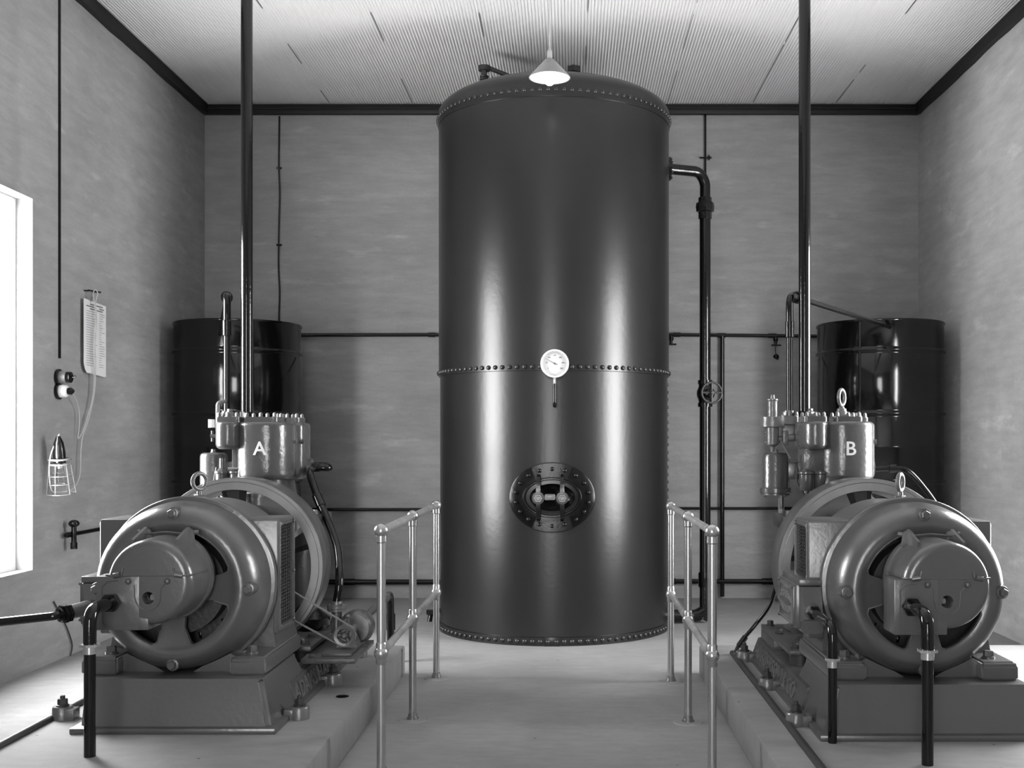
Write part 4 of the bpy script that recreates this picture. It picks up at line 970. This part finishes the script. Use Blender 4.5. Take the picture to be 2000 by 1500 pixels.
# ------------------------------------------------------------------ left wall: notice, hook, cables, switches, hand lamp
xw = XL
def wp(px, py, off=0.0):
    # a point standing `off` in front of the left wall
    y = (xw+off)/((px-PX)/F); return Vector((xw+off, y, H-(py-PY)/F*y))
b = NB(); a1, a2 = wp(156, 582), wp(203, 597); y0, y1 = a1.y, a2.y; zt, zb = a1.z, wp(203, 736).z
t = NB(); nseg = 10; poly = [(y0+.0, zt), (y1, zt-.01), (y1, zb), (y1-.03, zb-.004), (y0+.05, zb+.008), (y0+.02, zb+.03), (y0, zb+.07)]
loft(t, [[(xw+.012+.012*(1-(y-y0)/(y1-y0)), y, z) for y, z in poly], [(xw+.014+.012*(1-(y-y0)/(y1-y0)), y, z) for y, z in poly]]); merge(b, t)
nt_ = obj('notice_sheet', b, M_paper, loc=(xw, (y0+y1)/2, zb)); tag(nt_, 'white printed notice sheet hanging from a hook on the left wall', 'notice')
b = NB(); random.seed(5)
for k in range(30):
    z = zt-.03-k*.0155; ya = y0+.04; 
    if z < zb+.05: break
    segs = [(ya+.06, ya+.26)] if k in (0, 2) else [(ya, ya+random.uniform(.10, .17)), (ya+.22, ya+.22+random.uniform(.02, .09))]
    for s0, s1 in segs: box(b, xw+.0260-.012*((s0-y0)/(y1-y0)), xw+.0272-.012*((s0-y0)/(y1-y0)), s0, s1, z, z+(.006 if k < 3 else .0022))
obj('printed_lines', b, M_ink, nt_)
b = NB(); p, q = wp(173, 567, .04), wp(196, 571, .04); tube(b, [p, q], .006, 8)
for s in (.15, .85): m_ = p.lerp(q, s); cyl(b, (xw, m_.y, m_.z), m_, .005, 8)
tag(obj('wall_hook', b, M_black, loc=p), 'small dark T-shaped hook bar above the white notice', 'hook')
b = NB(); mid = p.lerp(q, .35); tube(b, [mid+Vector((.004, -.02, 0)), wp(177, 590, .035), mid+Vector((.004, .02, 0)), wp(179, 585, .035)], .0015, 5); tag(obj('string_loop', b, M_ink, loc=mid), 'short string loop tying the notice to its hook', 'string')
q = [wp(133, 762, .06), wp(141, 768, .06), wp(150, 785, .04), wp(155, 810, .03), wp(154, 840, .03), wp(152, 857, .03), wp(162, 842, .03), wp(172, 810, .03), wp(180, 780, .035), wp(184, 740, .04), wp(183, 690, .045), wp(184, 650, .045), wp(187, 620, .045), wp(184, 590, .05), wp(182, 573, .055), wp(186, 566, .055), wp(191, 573, .055), wp(187, 590, .05), wp(189, 630, .045), wp(186, 670, .045), wp(187, 710, .045), wp(185, 760, .04), wp(180, 790, .035), wp(171, 825, .03), wp(162, 850, .03), wp(158, 880, .03), wp(157, 920, .03), wp(152, 940, .03), wp(142, 955, .03), wp(120, 962, .03), wp(100, 955, .04), wp(97, 900, .06), wp(110, 860, .08), wp(116, 848, .09)]
b = NB(); tube(b, smooth_path(q, 5), .0036, 6); tag(obj('lamp_cable', b, M_cable, loc=q[5]), 'pale flex cable looped over hook from socket to hand lamp', 'cable')
def switch(px, py, lab, body):
    c = wp(px, py); t = thing('wall_socket', lab, 'switch', c)
    b = NB(); cyl(b, c, c+Vector((.02, 0, 0)), .052, 24, bev=.004); obj('backing_block', b, M_black, t)
    b = NB(); lathe(b, [(.040, .018), (.042, .03), (.036, .060), (.026, .066)], c, (1, 0, 0), 28); obj('base', b, body, t)
    b = NB()
    if body is M_bolt: lathe(b, [(.034, .055), (.036, .065), (.034, .085), (.02, .092)], c, (1, 0, 0), 24); cyl(b, c+Vector((.09, 0, 0)), c+Vector((.115, 0, .006)), .006, 8)
    else: lathe(b, [(.021, .06), (.022, .088), (.016, .096), (.008, .104)], c, (1, 0, 0), 20)
    obj('knob', b, M_black, t)
switch(112, 737, 'round wall switch with dark knob, upper of the two on the left wall', M_bolt)
switch(112, 764, 'white round socket with dark plug, lower of the two on the left wall', M_white)
# caged hand lamp hanging on the wall
c = wp(118, 900, .10); t = thing('hand_lamp', 'caged inspection hand lamp hanging on the left wall below the sockets', 'lamp', c)
c.x = xw+.095
up = Vector((.0, -.12, 1)).normalized()
b = NB(); lathe(b, [(.012, .20), (.028, .16), (.036, .10), (.036, .04), (.022, .03)], c-up*.05, up, 20); obj('handle', b, M_black, t)
b = NB(); torus(b, c+up*.01, .062, .006, up, 28, 8); torus(b, c-up*.02, .060, .006, up, 28, 8)
d_, a_, b_ = frame_axis(up)
for k in range(6):
    v = a_*math.cos(k*PI/3)+b_*math.sin(k*PI/3); tube(b, [c-up*.02+v*.060, c-up*.20+v*.082], .0032, 6)
for s, r in ((.09, .068), (.14, .074), (.20, .082)): torus(b, c-up*s, r, .0022, up, 28, 6)
obj('wire_cage', b, M_bright, t)
b = NB(); lathe(b, [(0, -.165), (.02, -.158), (.034, -.135), (.034, -.115), (.024, -.075), (.016, -.04), (.016, -.02)], c, up, 24); obj('bulb', b, M_glass, t)
b = NB(); lathe(b, [(.017, -.045), (.018, -.01), (.018, .0)], c, up, 16); obj('bulb_cap', b, M_bright, t)
# loose cord low on the left wall
q = [wp(105, 1175, .01), wp(121, 1205, .01), wp(134, 1235, .01), wp(141, 1262, .01), wp(135, 1290, .012), wp(133, 1296, .012)]
b = NB(); tube(b, smooth_path(q, 5), .005, 6); tag(obj('loose_cord', b, M_dark2, loc=q[0]), 'loose dark cord hanging low on the left wall behind motor A', 'cord')
# small mark on the plinth
b = NB(); c0 = at(669, 1356, 5.25); c0.z = ZP; lathe(b, [(.030, 0), (.030, .003), (.02, .006), (.0, .007)], c0, seg=20); tag(obj('plinth_plug', b, M_black, loc=c0), 'small dark round plug set in the left plinth top', 'plug')
